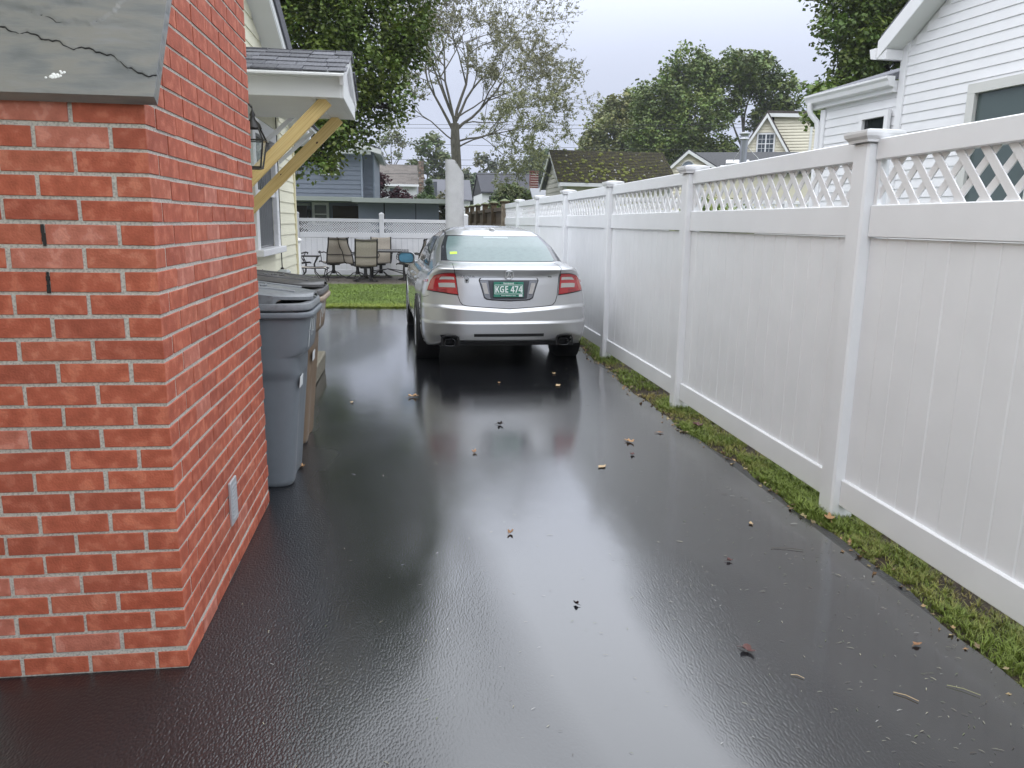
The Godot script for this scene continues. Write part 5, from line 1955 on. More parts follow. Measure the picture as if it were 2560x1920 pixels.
	b.prism(PackedVector2Array([Vector2(0.3, 2.15), Vector2(-1.4, 3.05), Vector2(-1.4, 3.15), Vector2(0.3, 2.25)]), 1.9, Transform3D(Basis(Vector3(0, 0, 1), Vector3.UP, Vector3(-1, 0, 0)), Vector3(-0.35, 0, 0)))
	put("roof", b, mat(lin(0.30, 0.31, 0.33), 0.9), t)
	mossy_garage()
	yellow_neighbours()

func blue_house() -> void:
	var t = thing("blue_house", "slate blue clapboard house with low white eaves behind the patio", "house", Vector3(0, 0, -36))
	var blue = tri_tex(mat(lin(0.185, 0.212, 0.258), 0.6), T.soft, Vector3(0.6, 0.6, 0.6))
	var b = MB.new()
	b.box(Vector3(-6.2, 2.3, -4.0), Vector3(8.4, 4.6, 7.98))
	put("wall", b, blue, t)
	b = MB.new()
	b.box(Vector3(-1.75, 2.3, -4.5), Vector3(0.5, 4.6, 7.0))
	put("wall", b, blue, t)
	for i in 11:
		var y = 2.45 + i * 0.198
		var o = put("clapboard", clapboard(Vector3(-10.3, y, 0.0), Vector3(-2.06, y, 0.0), Vector3.BACK, 0.198, 0.035), blue, t)
		o.rotation.z = g.randf_range(-0.0015, 0.0015)
		put("clapboard", clapboard(Vector3(-1.99, y + 0.03, -0.98), Vector3(-1.56, y + 0.03, -0.98), Vector3.BACK, 0.198, 0.03), blue, t)
	for x in [[-2.02, 0.02], [-1.53, -0.96]]:
		b = MB.new()
		b.box(Vector3(x[0], 3.4, x[1]), Vector3(0.07, 2.0, 0.07))
		put("corner_board", b, mat(lin(0.28, 0.32, 0.38), 0.6), t)
	# roof: low gable towards us with white overhangs
	for s in [-1, 1]:
		b = MB.new()
		var pl = PackedVector2Array([Vector2(-5.9, 5.85), Vector2(-5.9 + s * 4.75, 4.48), Vector2(-5.9 + s * 4.75, 4.60), Vector2(-5.9, 5.97)])
		b.prism(pl, 9.2, Transform3D(Basis(), Vector3(0, 0, 0.62)))
		put("roof", b, M.shingle[2], t)
		b = MB.new()
		pl = PackedVector2Array([Vector2(-5.9, 5.68), Vector2(-5.9 + s * 4.78, 4.30), Vector2(-5.9 + s * 4.78, 4.50), Vector2(-5.9, 5.88)])
		b.prism(pl, 0.05, Transform3D(Basis(), Vector3(0, 0, 0.68)))
		put("rake_board", b, M.trim, t)
		b = MB.new()
		pl = PackedVector2Array([Vector2(-5.9, 5.80), Vector2(-5.9 + s * 4.74, 4.42), Vector2(-5.9 + s * 4.74, 4.46), Vector2(-5.9, 5.84)])
		b.prism(pl, 9.1, Transform3D(Basis(), Vector3(0, 0, 0.60)))
		put("soffit", b, M.trim, t)
	b = MB.new()
	b.prism(PackedVector2Array([Vector2(-10.4, 4.42), Vector2(-2.0, 4.42), Vector2(-5.9, 5.80)]), 0.05, Transform3D(Basis(), Vector3(0, 0, 0.0)))
	put("gable", b, blue, t)
	b = MB.new()
	b.bev(Vector3(-5.9, 4.44, 0.25), Vector3(8.6, 0.20, 0.55), 0.02)
	put("eave_box", b, M.trim, t)
	window_unit(t, "window", Vector3(-3.4, 3.95, 0.08), 0.62, 0.95, Basis(), M.white, M.glass_dark, 1, 2, 0.11)
	# flat-roofed porch and garage in front
	b = MB.new()
	b.box(Vector3(-4.35, 2.33, 1.2), Vector3(5.0, 0.17, 3.2))
	put("porch_roof", b, mat(lin(0.36, 0.39, 0.36), 0.7), t)
	b = MB.new()
	b.box(Vector3(-0.20, 2.29, 1.3), Vector3(4.1, 0.18, 4.2))
	put("garage_roof", b, mat(lin(0.40, 0.43, 0.40), 0.7), t)
	for x in [[-2.05, 1.05], [-0.96, 1.28], [0.34, 0.95]]:
		b = MB.new()
		b.box(Vector3(x[0] + x[1] * 0.5, 1.10, 2.6), Vector3(x[1] - 0.012, 2.22, 0.05))
		put("panel", b, blue, t)
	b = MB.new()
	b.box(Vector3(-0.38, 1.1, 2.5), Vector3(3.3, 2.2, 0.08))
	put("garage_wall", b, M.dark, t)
	b = MB.new()
	b.box(Vector3(1.27, 1.1, 1.0), Vector3(0.06, 2.2, 3.2))
	put("garage_side", b, blue, t)
	b = MB.new()
	b.box(Vector3(-2.75, 1.05, 0.12), Vector3(1.15, 2.1, 0.06))
	put("brown_screen", b, mat(lin(0.05, 0.035, 0.018), 0.8), t)
	b = MB.new()
	b.box(Vector3(-4.75, 1.05, 0.10), Vector3(0.62, 2.05, 0.05))
	put("door", b, mat(lin(0.03, 0.02, 0.02), 0.5), t)
	b = MB.new()
	b.box(Vector3(-5.14, 1.08, 0.10), Vector3(0.10, 2.15, 0.07))
	b.box(Vector3(-4.75, 2.13, 0.10), Vector3(0.9, 0.10, 0.07))
	put("door_frame", b, mat(lin(0.35, 0.37, 0.4), 0.6), t)
	window_unit(t, "window", Vector3(-3.86, 1.72, 0.06), 0.52, 0.8, Basis(), M.white, mat(lin(0.10, 0.12, 0.12), 0.1), 1, 2, 0.11)
	b = MB.new()
	b.lathe([Vector2(0.03, 1.55), Vector2(0.07, 1.6), Vector2(0.08, 1.85), Vector2(0.10, 1.87), Vector2(0.02, 1.95)], 8, Transform3D(Basis(), Vector3(-4.33, 0, 0.2)))
	put("wall_lamp", b, M.black_metal, t)

func mossy_garage() -> void:
	var t = thing("mossy_garage", "cream garage with a mossy brown shingle roof behind the white fence", "garage", Vector3(0, 0, -32))
	var cream = tri_tex(mat(lin(0.72, 0.69, 0.52), 0.6), T.soft, Vector3(0.6, 0.6, 0.6))
	var b = MB.new()
	b.box(Vector3(8.6, 1.6, -2.0), Vector3(4.5, 3.2, 4.0))
	put("wall", b, cream, t)
	for i in 4:
		var y = 2.35 + i * 0.2
		put("clapboard", clapboard(Vector3(6.5, y, 0.0), Vector3(10.85, y, 0.0), Vector3.BACK, 0.2, 0.03), cream, t)
	for x in [6.42, 10.85]:
		b = MB.new()
		b.box(Vector3(x, 1.6, 0.02), Vector3(0.12, 3.2, 0.08))
		put("corner_board", b, M.trim, t)
	# gable end towards the left
	var gm = tri_tex(mat(lin(0.52, 0.50, 0.42), 0.6), T.soft, Vector3(0.6, 0.6, 0.6))
	for i in 16:
		var y = 1.4 + i * 0.2
		var zf = 0.0
		var zb = -4.0
		if y > 3.1:
			var k = (y + 0.1 - 3.1) / 1.30
			if k > 0.93: break
			zf = -2.0 * k
			zb = -4.0 + 2.0 * k
		put("clapboard", clapboard(Vector3(6.34, y, zb), Vector3(6.34, y, zf), Vector3.LEFT, 0.2, 0.03), gm, t)
	for rf in gable_roof(6.1, 11.1, 0.35, -4.35, 2.98, 4.44): put("roof", rf, M.shingle[1], t)
	for s in [0.36, -4.36]:
		b = MB.new()
		b.prism(PackedVector2Array([Vector2(s, 2.90), Vector2(-2.0, 4.36), Vector2(-2.0, 4.50), Vector2(s, 3.04)]), 0.05, Transform3D(Basis(Vector3(0, 0, 1), Vector3.UP, Vector3(-1, 0, 0)), Vector3(6.08, 0, 0)))
		put("rake_board", b, M.trim, t)
	b = MB.new()
	b.box(Vector3(8.6, 3.03, 0.36), Vector3(5.0, 0.14, 0.05))
	put("fascia", b, M.white, t)
	var mossy = tri_tex(mat(lin(0.34, 0.33, 0.30), 0.98), T.moss, Vector3(0.7, 0.7, 0.7), T.grit, 2.0)
	mossy.vertex_color_use_as_albedo = true
	var up = Vector3(0, 1.46, -2.35).normalized()
	put("shingles", shingle_field(Vector3(6.05, 3.11, 0.38), Vector3.RIGHT, up, Vector3(0, 2.35, 1.46).normalized(), 5.1, 2.78, 0.135, 0.22, 0.42), mossy, t).set_meta("kind", "stuff")
	b = MB.new()
	for k in 6: b.bev(Vector3(6.30, 3.72 + k * 0.07, -2.0), Vector3(0.03, 0.03, 0.26), 0.004)
	put("vent", b, M.trim, t)
	# cushions of moss and pale litter lying on the slope
	b = MB.new()
	b.use_col = true
	for k in 150:
		var q = g.randf()
		var x = 6.3 + g.randf() * 4.6
		if k < 90: x = 8.0 + g.randfn(0, 0.9)
		var h = (g.randf() * 2.5) if k >= 90 else absf(g.randfn(0.9, 0.5))
		if x < 6.1 or x > 11.0 or h > 2.6: continue
		var p = Vector3(x, 3.13, 0.38) + up * h + Vector3(0, 0.85, 0.53) * 0.03
		var pale = q > 0.78
		b.tint = Color(0.34, 0.33, 0.31) if pale else Color(0.12, 0.13, 0.025)
		var r = g.randf_range(0.02, 0.05) if pale else g.randf_range(0.03, 0.10)
		b.lathe([Vector2(r, -0.02), Vector2(r * 0.8, 0.012), Vector2(0.0001, 0.025)], 6, Transform3D(Basis(Vector3.RIGHT, 0.55), p))
	var mm = mat(lin(1, 1, 1), 0.95)
	mm.vertex_color_use_as_albedo = true
	put("moss", b, mm, t).set_meta("kind", "stuff")

func yellow_neighbours() -> void:
	var cream = tri_tex(mat(lin(0.80, 0.75, 0.60), 0.6), T.soft, Vector3(0.5, 0.5, 0.5))
	# low wing with a fan window
	var t = thing("cream_cottage", "low cream cottage with a fan window in its gable and a steel flue", "house", Vector3(13.8, 0, -38), -0.36)
	var b = MB.new()
	b.prism(PackedVector2Array([Vector2(-1.15, 0), Vector2(1.85, 0), Vector2(1.85, 3.95), Vector2(0.0, 5.0), Vector2(-1.15, 4.0)]), 7.0)
	put("wall", b, cream, t)
	put("siding", siding(Vector3(-1.15, 0, 0.0), Vector3(1.85, 0, 0.0), 1.5, 4.95, Vector3.BACK, 0.17, func(y): return Vector2(0, 1) if y < 3.95 else Vector2((y - 3.95) / 1.05 * 0.38, 1.0 - (y - 3.95) / 1.05 * 0.62), 0.05), cream, t).set_meta("kind", "stuff")
	for s in [[-1.35, 3.82], [2.05, 3.82]]:
		b = MB.new()
		b.prism(PackedVector2Array([Vector2(0, 5.05), Vector2(s[0], s[1]), Vector2(s[0], s[1] + 0.11), Vector2(0, 5.16)]), 7.4, Transform3D(Basis(), Vector3(0, 0, 0.2)))
		put("roof", b, tri_tex(mat(lin(0.075, 0.077, 0.082), 0.95), T.mottle, Vector3(1.5, 1.5, 1.5)), t)
		b = MB.new()
		b.prism(PackedVector2Array([Vector2(0, 4.93), Vector2(s[0], s[1] - 0.12), Vector2(s[0], s[1] + 0.04), Vector2(0, 5.09)]), 0.05, Transform3D(Basis(), Vector3(0, 0, 0.26)))
		put("rake_board", b, M.trim, t)
	b = MB.new()
	var fan = PackedVector2Array()
	for i in 13: fan.append(Vector2(0.36 * cos(PI * i / 12.0), 0.52 * sin(PI * i / 12.0)))
	b.prism(fan, 0.06, Transform3D(Basis(), Vector3(0, 4.05, 0.05)))
	put("window", b, mat(lin(0.20, 0.23, 0.28), 0.1), t)
	b = MB.new()
	var arc = []
	for i in 17: arc.append(Vector3(0.38 * cos(PI * i / 16.0), 4.05 + 0.54 * sin(PI * i / 16.0), 0.05))
	b.tube(arc, 0.035, 6)
	put("window_frame", b, M.trim, t)
	# long roof to the right of it, with flue and skylights
	b = MB.new()
	for rf in gable_roof(0.3, 7.2, 0.5, -4.4, 3.95, 5.05): put("side_roof", rf, tri_tex(mat(lin(0.085, 0.087, 0.092), 0.95), T.mottle, Vector3(1.5, 1.5, 1.5)), t)
	b = MB.new()
	b.box(Vector3(4.4, 2.0, -1.2), Vector3(5.6, 4.1, 3.0))
	put("side_wall", b, cream, t)
	for s in [[2.05, 4.52], [4.1, 4.42]]:
		b = MB.new()
		b.bev(Vector3(s[0] + 0.3, s[1] - 0.08, 0.0), Vector3(1.1, 0.30, 0.35), 0.03, Basis(Vector3.RIGHT, 0.5))
		put("skylight", b, M.white, t)
	b = MB.new()
	b.bev(Vector3(3.6, 4.24, 1.2), Vector3(4.2, 0.10, 0.16), 0.03)
	put("gutter", b, M.white, t)
	b = MB.new()
	b.lathe([Vector2(0.17, 4.2), Vector2(0.17, 5.45), Vector2(0.235, 5.47), Vector2(0.235, 5.53), Vector2(0.19, 5.55), Vector2(0.19, 5.70), Vector2(0.25, 5.72), Vector2(0.25, 5.80), Vector2(0.001, 5.84)], 16, Transform3D(Basis(), Vector3(2.55, 0, 0.9)))
	put("flue", b, mat(lin(0.42, 0.43, 0.45), 0.3, 0.9), t)
	b = MB.new()
	b.tube([Vector3(2.55, 5.3, 0.9), Vector3(3.55, 4.35, 0.6)], 0.02, 5)
	b.tube([Vector3(2.55, 5.3, 0.9), Vector3(2.1, 4.5, 0.6)], 0.02, 5)
	put("stay", b, mat(lin(0.5, 0.5, 0.5), 0.4, 0.6), t)
	# cape house with a big dormer
	t = thing("cream_house", "tall cream house with a steep gable, double window and side dormer beyond the cottages", "house", Vector3(21.0, 0, -45), -0.44)
	b = MB.new()
	b.prism(PackedVector2Array([Vector2(-2.4, 0), Vector2(2.4, 0), Vector2(2.4, 3.9), Vector2(0, 7.85), Vector2(-2.4, 3.9)]), 8.0)
	put("wall", b, cream, t)
	put("siding", siding(Vector3(-2.4, 0, 0), Vector3(2.4, 0, 0), 3.0, 7.8, Vector3.BACK, 0.17, func(y): return Vector2(0, 1) if y < 3.9 else Vector2((y - 3.9) / 3.95 * 0.5, 1.0 - (y - 3.9) / 3.95 * 0.5), 0.055), cream, t).set_meta("kind", "stuff")
	for s in [-1, 1]:
		b = MB.new()
		b.prism(PackedVector2Array([Vector2(0, 7.9), Vector2(s * 2.75, 3.45), Vector2(s * 2.75, 3.62), Vector2(0, 8.10)]), 8.5, Transform3D(Basis(), Vector3(0, 0, 0.25)))
		put("roof", b, tri_tex(mat(lin(0.10, 0.085, 0.08), 0.95), T.mottle, Vector3(1.5, 1.5, 1.5)), t)
		b = MB.new()
		b.prism(PackedVector2Array([Vector2(0, 7.70), Vector2(s * 2.72, 3.28), Vector2(s * 2.72, 3.50), Vector2(0, 7.95)]), 0.06, Transform3D(Basis(), Vector3(0, 0, 0.32)))
		put("rake_board", b, M.trim, t)
	window_unit(t, "window", Vector3(0.02, 6.25, 0.07), 0.86, 1.05, Basis(), M.white, mat(lin(0.06, 0.075, 0.09), 0.08), 2, 2, 0.09, Vector2i(1, 3))
	# dormer side: a wall running back to the right
	b = MB.new()
	b.box(Vector3(2.7, 5.9, -2.6), Vector3(4.6, 4.0, 4.0))
	put("dormer_wall", b, cream, t)
	put("dormer_siding", siding(Vector3(0.4, 0, -0.59), Vector3(5.0, 0, -0.59), 3.9, 7.85, Vector3.BACK, 0.17, null, 0.055), cream, t).set_meta("kind", "stuff")
	b = MB.new()
	b.prism(PackedVector2Array([Vector2(0.0, 8.02), Vector2(5.4, 7.80), Vector2(5.4, 7.95), Vector2(0.0, 8.17)]), 5.0, Transform3D(Basis(), Vector3(0, 0, -0.3)))
	put("dormer_roof", b, tri_tex(mat(lin(0.10, 0.085, 0.08), 0.95), T.mottle, Vector3(1.5, 1.5, 1.5)), t)
	b = MB.new()
	b.prism(PackedVector2Array([Vector2(0.0, 7.82), Vector2(5.4, 7.60), Vector2(5.4, 7.80), Vector2(0.0, 8.02)]), 0.06, Transform3D(Basis(), Vector3(0, 0, -0.28)))
	put("dormer_fascia", b, M.trim, t)
	b = MB.new()
	b.box(Vector3(2.52, 5.9, -0.56), Vector3(0.14, 3.6, 0.08))
	put("corner_board", b, M.trim, t)
	window_unit(t, "window", Vector3(3.55, 6.7, -0.52), 1.05, 1.75, Basis(), M.trim, M.glass_dark, 1, 2, 0.10, Vector2i(2, 3))

# ---------- white house beyond the fence ----------
func white_house() -> void:
	var t = thing("white_house", "white sided house with a gable and a low wing beyond the fence at the right", "house", Vector3(5.86, 0, -9.0), deg_to_rad(6.0))
	# local: the wall is the plane x = 0 facing -x, far corner at z 0, near end at z 7
	var w = M.white
	var b = MB.new()
	b.prism(PackedVector2Array([Vector2(0, 0), Vector2(7.6, 0), Vector2(7.6, 3.58), Vector2(3.8, 6.24), Vector2(0, 3.58)]), 6.0, Transform3D(Basis(Vector3(0, 0, 1), Vector3.UP, Vector3(-1, 0, 0)), Vector3(0.01, 0, 0)))
	put("wall", b, M.trim, t)
	var ex = 0.108
	for i in 46:
		var y = 0.75 + i * ex
		var z0 = 0.05
		var z1 = 7.5
		if y + ex > 3.55:
			z0 = (y + ex - 3.55) / 0.70
			z1 = 7.6 - z0
		if z1 - z0 < 0.2: break
		put("clapboard", clapboard(Vector3(0, y, z0), Vector3(0, y, z1), Vector3.LEFT, ex, 0.014), w, t)
	b = MB.new()
	b.box(Vector3(-0.008, 2.1, 0.02), Vector3(0.05, 3.0, 0.10))
	put("corner_board", b, w, t)
	for s in [[0.0, 1.0], [7.6, -1.0]]:
		b = MB.new()
		var lo = Vector2(s[0] - s[1] * 0.16, 3.62 - 0.16 * 0.70)
		b.prism(PackedVector2Array([lo + Vector2(0, 0.06), Vector2(3.8, 6.34), Vector2(3.8, 6.50), lo + Vector2(0, 0.20)]), 6.8, Transform3D(Basis(Vector3(0, 0, 1), Vector3.UP, Vector3(-1, 0, 0)), Vector3(-0.24, 0, 0)))
		put("roof", b, M.shingle[1], t)
		b = MB.new()
		b.prism(PackedVector2Array([lo + Vector2(0, -0.06), Vector2(3.8, 6.22), Vector2(3.8, 6.42), lo + Vector2(0, 0.14)]), 0.03, Transform3D(Basis(Vector3(0, 0, 1), Vector3.UP, Vector3(-1, 0, 0)), Vector3(-0.27, 0, 0)))
		put("rake_board", b, w, t)
		b = MB.new()
		b.prism(PackedVector2Array([lo + Vector2(0, -0.065), Vector2(3.8, 6.215), Vector2(3.8, 6.235), lo + Vector2(0, -0.045)]), 0.26, Transform3D(Basis(Vector3(0, 0, 1), Vector3.UP, Vector3(-1, 0, 0)), Vector3(-0.265, 0, 0)))
		put("rake_soffit", b, M.trim, t)
		b = MB.new()
		b.prism(PackedVector2Array([Vector2(s[0], 3.42), Vector2(s[0], 3.56), Vector2(s[0] + s[1] * 0.10, 3.66), Vector2(s[0] + s[1] * 0.08, 3.50)]) if s[1] > 0 else PackedVector2Array([Vector2(s[0], 3.42), Vector2(s[0] - 0.08, 3.50), Vector2(s[0] - 0.1, 3.66), Vector2(s[0], 3.56)]), 0.04, Transform3D(Basis(Vector3(0, 0, 1), Vector3.UP, Vector3(-1, 0, 0)), Vector3(-0.02, 0, 0)))
		put("frieze", b, w, t)
		# boxed eave return
		b = MB.new()
		b.prism(PackedVector2Array([lo + Vector2(0, -0.06), Vector2(s[0] - s[1] * 0.005, 3.42), Vector2(s[0] - s[1] * 0.005, 3.53)]), 0.25, Transform3D(Basis(Vector3(0, 0, 1), Vector3.UP, Vector3(-1, 0, 0)), Vector3(-0.262, 0, 0)))
		put("eave_return", b, w, t)
	var gp = []
	b = MB.new()
	b.prism(PackedVector2Array([Vector2(-0.16, 3.44), Vector2(-0.24, 3.46), Vector2(-0.27, 3.57), Vector2(-0.16, 3.57)]), 6.8, Transform3D(Basis(Vector3(0, 0, 1), Vector3.UP, Vector3(-1, 0, 0)), Vector3(-0.29, 0, 0)))
	put("gutter", b, w, t)
	# low wing on the far side
	b = MB.new()
	b.box(Vector3(2.0, 1.55, -0.74), Vector3(3.98, 3.1, 1.46))
	put("wing_wall", b, M.trim, t)
	for i in 24:
		var y = 0.75 + i * ex
		if y > 3.05: break
		put("clapboard", clapboard(Vector3(0.0, y, -1.44), Vector3(0.0, y, -0.02), Vector3.LEFT, ex, 0.014), w, t)
	b = MB.new()
	b.box(Vector3(-0.008, 1.9, -1.46), Vector3(0.05, 2.3, 0.10))
	put("corner_board", b, w, t)
	b = MB.new()
	b.prism(PackedVector2Array([Vector2(-0.12, 3.19), Vector2(3.2, 4.2), Vector2(3.2, 4.3), Vector2(-0.12, 3.27)]), 1.66, Transform3D(Basis(), Vector3(0, 0, -0.03)))
	put("wing_roof", b, M.shingle[1], t)
	b = MB.new()
	b.prism(PackedVector2Array([Vector2(-0.09, 3.07), Vector2(0.0, 3.07), Vector2(0.0, 3.20), Vector2(-0.09, 3.20)]), 1.64, Transform3D(Basis(), Vector3(0, 0, -0.04)))
	put("wing_soffit", b, w, t)
	b = MB.new()
	b.prism(PackedVector2Array([Vector2(-0.09, 3.12), Vector2(-0.165, 3.14), Vector2(-0.18, 3.19), Vector2(-0.205, 3.22), Vector2(-0.205, 3.245), Vector2(-0.09, 3.245)]), 1.66, Transform3D(Basis(), Vector3(0, 0, -0.02)))
	put("wing_gutter", b, w, t)
	b = MB.new()
	b.tube([Vector3(-0.15, 3.14, -1.60), Vector3(-0.15, 3.06, -1.60), Vector3(-0.13, 3.00, -1.59), Vector3(-0.06, 2.90, -1.54), Vector3(-0.045, 2.78, -1.52), Vector3(-0.045, 2.0, -1.52), Vector3(-0.045, 0.3, -1.52)], 0.038, 8)
	put("downspout", b, w, t)
	var bs = Basis(Vector3(0, 0, 1), Vector3.UP, Vector3.LEFT)
	var fr = tri_tex(mat(lin(0.60, 0.60, 0.57), 0.5), T.soft, Vector3(1, 1, 1))
	window_unit(t, "window", Vector3(-0.045, 2.45, -0.36), 0.40, 0.72, bs, w, M.glass_dark, 1, 2, 0.07)
	window_unit(t, "window", Vector3(-0.045, 2.30, 2.0), 1.6, 1.14, bs, fr, mat(lin(0.075, 0.10, 0.098), 0.08), 2, 1, 0.10)
	# lattice fence of the neighbour's yard, seen through the top of the white fence
	t = thing("neighbour_fence", "second white lattice fence in the neighbour's yard, seen through the near lattice", "fence", Vector3(0, 0, -14.5))
	for x in [2.5, 4.9, 7.3, 9.7]:
		b = MB.new()
		b.bev(Vector3(x, 0.98, 0), Vector3(0.12, 1.96, 0.12), 0.006)
		put("post", b, M.white, t)
	for i in 3:
		var x0 = 2.56 + i * 2.4
		for r in [[1.93, 0.07], [1.70, 0.10], [0.12, 0.14]]:
			b = MB.new()
			b.bev(Vector3(x0 + 1.14, r[0], 0), Vector3(2.28, r[1], 0.05), 0.005)
			put("rail", b, M.white, t)
		for k in 15:
			b = MB.new()
			b.bev(Vector3(x0 + 0.08 + k * 0.152, 0.92, 0), Vector3(0.148, 1.48, 0.02), 0.004)
			put("board", b, M.white, t)
		b = MB.new()
		for k in 24:
			for s in [-1, 1]: b.box(Vector3(x0 + 0.06 + k * 0.094, 1.825, 0.006 * s), Vector3(0.03, 0.20, 0.006), Basis(Vector3.BACK, s * PI / 4))
		put("lattice", b, M.white, t).set_meta("kind", "stuff")

const TREE_SEED = 14

# ---------- trees ----------
var clump_cache = {}
func clump(leaf: float, rad: float, count: int) -> Mesh:
	var key = "%.3f %.3f %d" % [leaf, rad, count]
	if clump_cache.has(key): return clump_cache[key]
	var b = MB.new()
	for k in count:
		var d = Vector3(g.randfn(), g.randfn() * 0.75, g.randfn()).normalized() * rad * pow(g.randf(), 0.45)
		var n = (Vector3(g.randfn() * 0.6, 1.0, g.randfn() * 0.6) + d.normalized() * 0.5).normalized()
		var u = n.cross(Vector3(g.randfn(), g.randfn(), g.randfn())).normalized()
		var w = n.cross(u)
		var L = leaf * g.randf_range(0.75, 1.25)
		# a lobed leaf of four triangles: broad middle, pointed tip, drooping
		var p0 = d - u * L * 0.5
		var p1 = d + w * L * 0.46 + u * L * 0.02
		var p2 = d + u * L * 0.6 - n * L * 0.14
		var p3 = d - w * L * 0.46 + u * L * 0.02
		var m = d + n * L * 0.08
		for t in [[p0, p1, m], [p1, p2, m], [p2, p3, m], [p3, p0, m]]:
			b.tri(t[0], t[2], t[1])
	clump_cache[key] = b.done()
	return clump_cache[key]

func leaf_mat() -> StandardMaterial3D:
	if not M.has("leaf"):
		var m = mat(lin(1, 1, 1), 0.5)
		m.vertex_color_use_as_albedo = true
		m.backlight_enabled = true
		m.backlight = Color(0.55, 0.55, 0.5)
		M.leaf = m
	return M.leaf

func limb(b: MB, a: Vector3, c: Vector3, r0: float, r1: float, bend: float) -> void:
	var pts = []
	var rr = []
	var side = Vector3(g.randfn(), g.randfn() * 0.3, g.randfn()) * bend * (c - a).length()
	for i in 7:
		var t = i / 6.0
		pts.append(a.lerp(c, t) + side * sin(t * PI) * 0.5 + Vector3.UP * sin(t * PI) * bend * (c - a).length() * 0.5)
		rr.append(lerpf(r0, r1, t))
	b.tube(pts, rr, 7, false)

# a leafy tree: trunk to the fork, limbs to the middle of every lobe, leaf clumps through each lobe with gaps between
func leafy_tree(called: String, label: String, base: Vector3, fork: float, tr: float, lobes: Array, leaf: float, crad: float, per_m2: float, col: Color, group := "", bark := Color(0.06, 0.05, 0.04), hole := -0.12, nleaf := 12) -> Node3D:
	var t = thing(called, label, "tree", base, 0.0, group)
	var b = MB.new()
	var F = Vector3(g.randf_range(-0.2, 0.2), fork, g.randf_range(-0.2, 0.2))
	b.tube([Vector3(0, -0.3, 0), Vector3(0.04, fork * 0.3, 0.02), Vector3(-0.03, fork * 0.7, 0), F], [tr * 1.35, tr, tr * 0.85, tr * 0.75], 10, false)
	var bm = tri_tex(mat(bark.linear_to_srgb(), 0.95), T.mottle, Vector3(2, 0.5, 2), T.grit, 1.5)
	put("trunk", b, bm, t)
	var nz = FastNoiseLite.new()
	nz.seed = g.randi() % 1000
	nz.frequency = 0.55 / maxf(crad * 3.0, 0.3)
	nz.fractal_octaves = 2
	var places = []
	var tints = []
	b = MB.new()
	for l in lobes:
		var c = Vector3(l[0], l[1], l[2]) - base
		var r: float = l[3]
		limb(b, F, c + Vector3(0, -r * 0.3, 0), tr * minf(0.6, 0.25 + r * 0.08), tr * 0.10, 0.14)
		for k in 4:
			var d = Vector3(g.randfn(), g.randfn(), g.randfn()).normalized() * r * 0.75
			limb(b, c + Vector3(0, -r * 0.3, 0), c + d, tr * 0.12, tr * 0.03, 0.12)
		var n = int(12.5 * r * r * per_m2)
		for k in n:
			var d = Vector3(g.randfn(), g.randfn(), g.randfn()).normalized()
			var rr = r * (1.0 - 0.62 * pow(g.randf(), 1.7))
			# knobbly outline
			rr *= 1.0 + 0.22 * nz.get_noise_3dv((c + d * r) * 1.3)
			var p = c + Vector3(d.x, d.y * 0.9, d.z) * rr
			var w = nz.get_noise_3dv(p * 1.9 + Vector3(50, 0, 0))
			if w < hole: continue
			var s = g.randf_range(0.7, 1.25)
			places.append(Transform3D(Basis.from_euler(Vector3(g.randfn() * 0.3, g.randf() * TAU, g.randfn() * 0.3)).scaled(Vector3.ONE * s), p))
			var k2 = g.randf_range(0.75, 1.25) * (1.0 + 0.5 * nz.get_noise_3dv(p * 0.9))
			var warm = g.randf_range(0.85, 1.2)
			tints.append(Color(col.r * k2 * warm, col.g * k2, col.b * k2))
	put("limbs", b, bm, t).set_meta("kind", "stuff")
	scatter("crown", clump(leaf, crad, nleaf), leaf_mat(), places, tints, t)
	return t

# bare branching: returns tips with directions
func branch(b: MB, p: Vector3, d: Vector3, ln: float, r: float, depth: int, tips: Array, droop: float) -> void:
	var pts = [p]
	var rr = [r]
	var n = 6 if depth > 2 else 4
	var q = p
	var dd = d
	for i in n:
		dd = (dd + Vector3(g.randfn(), g.randfn() * 0.7, g.randfn()) * 0.16 + Vector3.UP * (0.05 - droop * 0.10)).normalized()
		q += dd * ln / n
		pts.append(q)
		rr.append(maxf(0.0045, r * (1.0 - 0.62 * (i + 1.0) / n)))
		if depth > 0 and i >= 1 and (i > 1 or depth < 3):
			var kids = 1 if depth > 1 or g.randf() < 0.85 else 2
			if depth <= 1 and g.randf() < 0.15: kids = 0
			for k in kids:
				var ax = dd.cross(Vector3(g.randfn(), g.randfn(), g.randfn())).normalized()
				var kd = dd.rotated(ax, g.randf_range(0.5, 1.05))
				branch(b, q, kd, ln * g.randf_range(0.55, 0.82), rr[-1] * 0.72, depth - 1, tips, droop)
		if depth == 0 or (depth == 1 and i == n - 1):
			tips.append([q, dd])
	b.tube(pts, rr, 6 if depth > 2 else (4 if depth > 0 else 3), false)

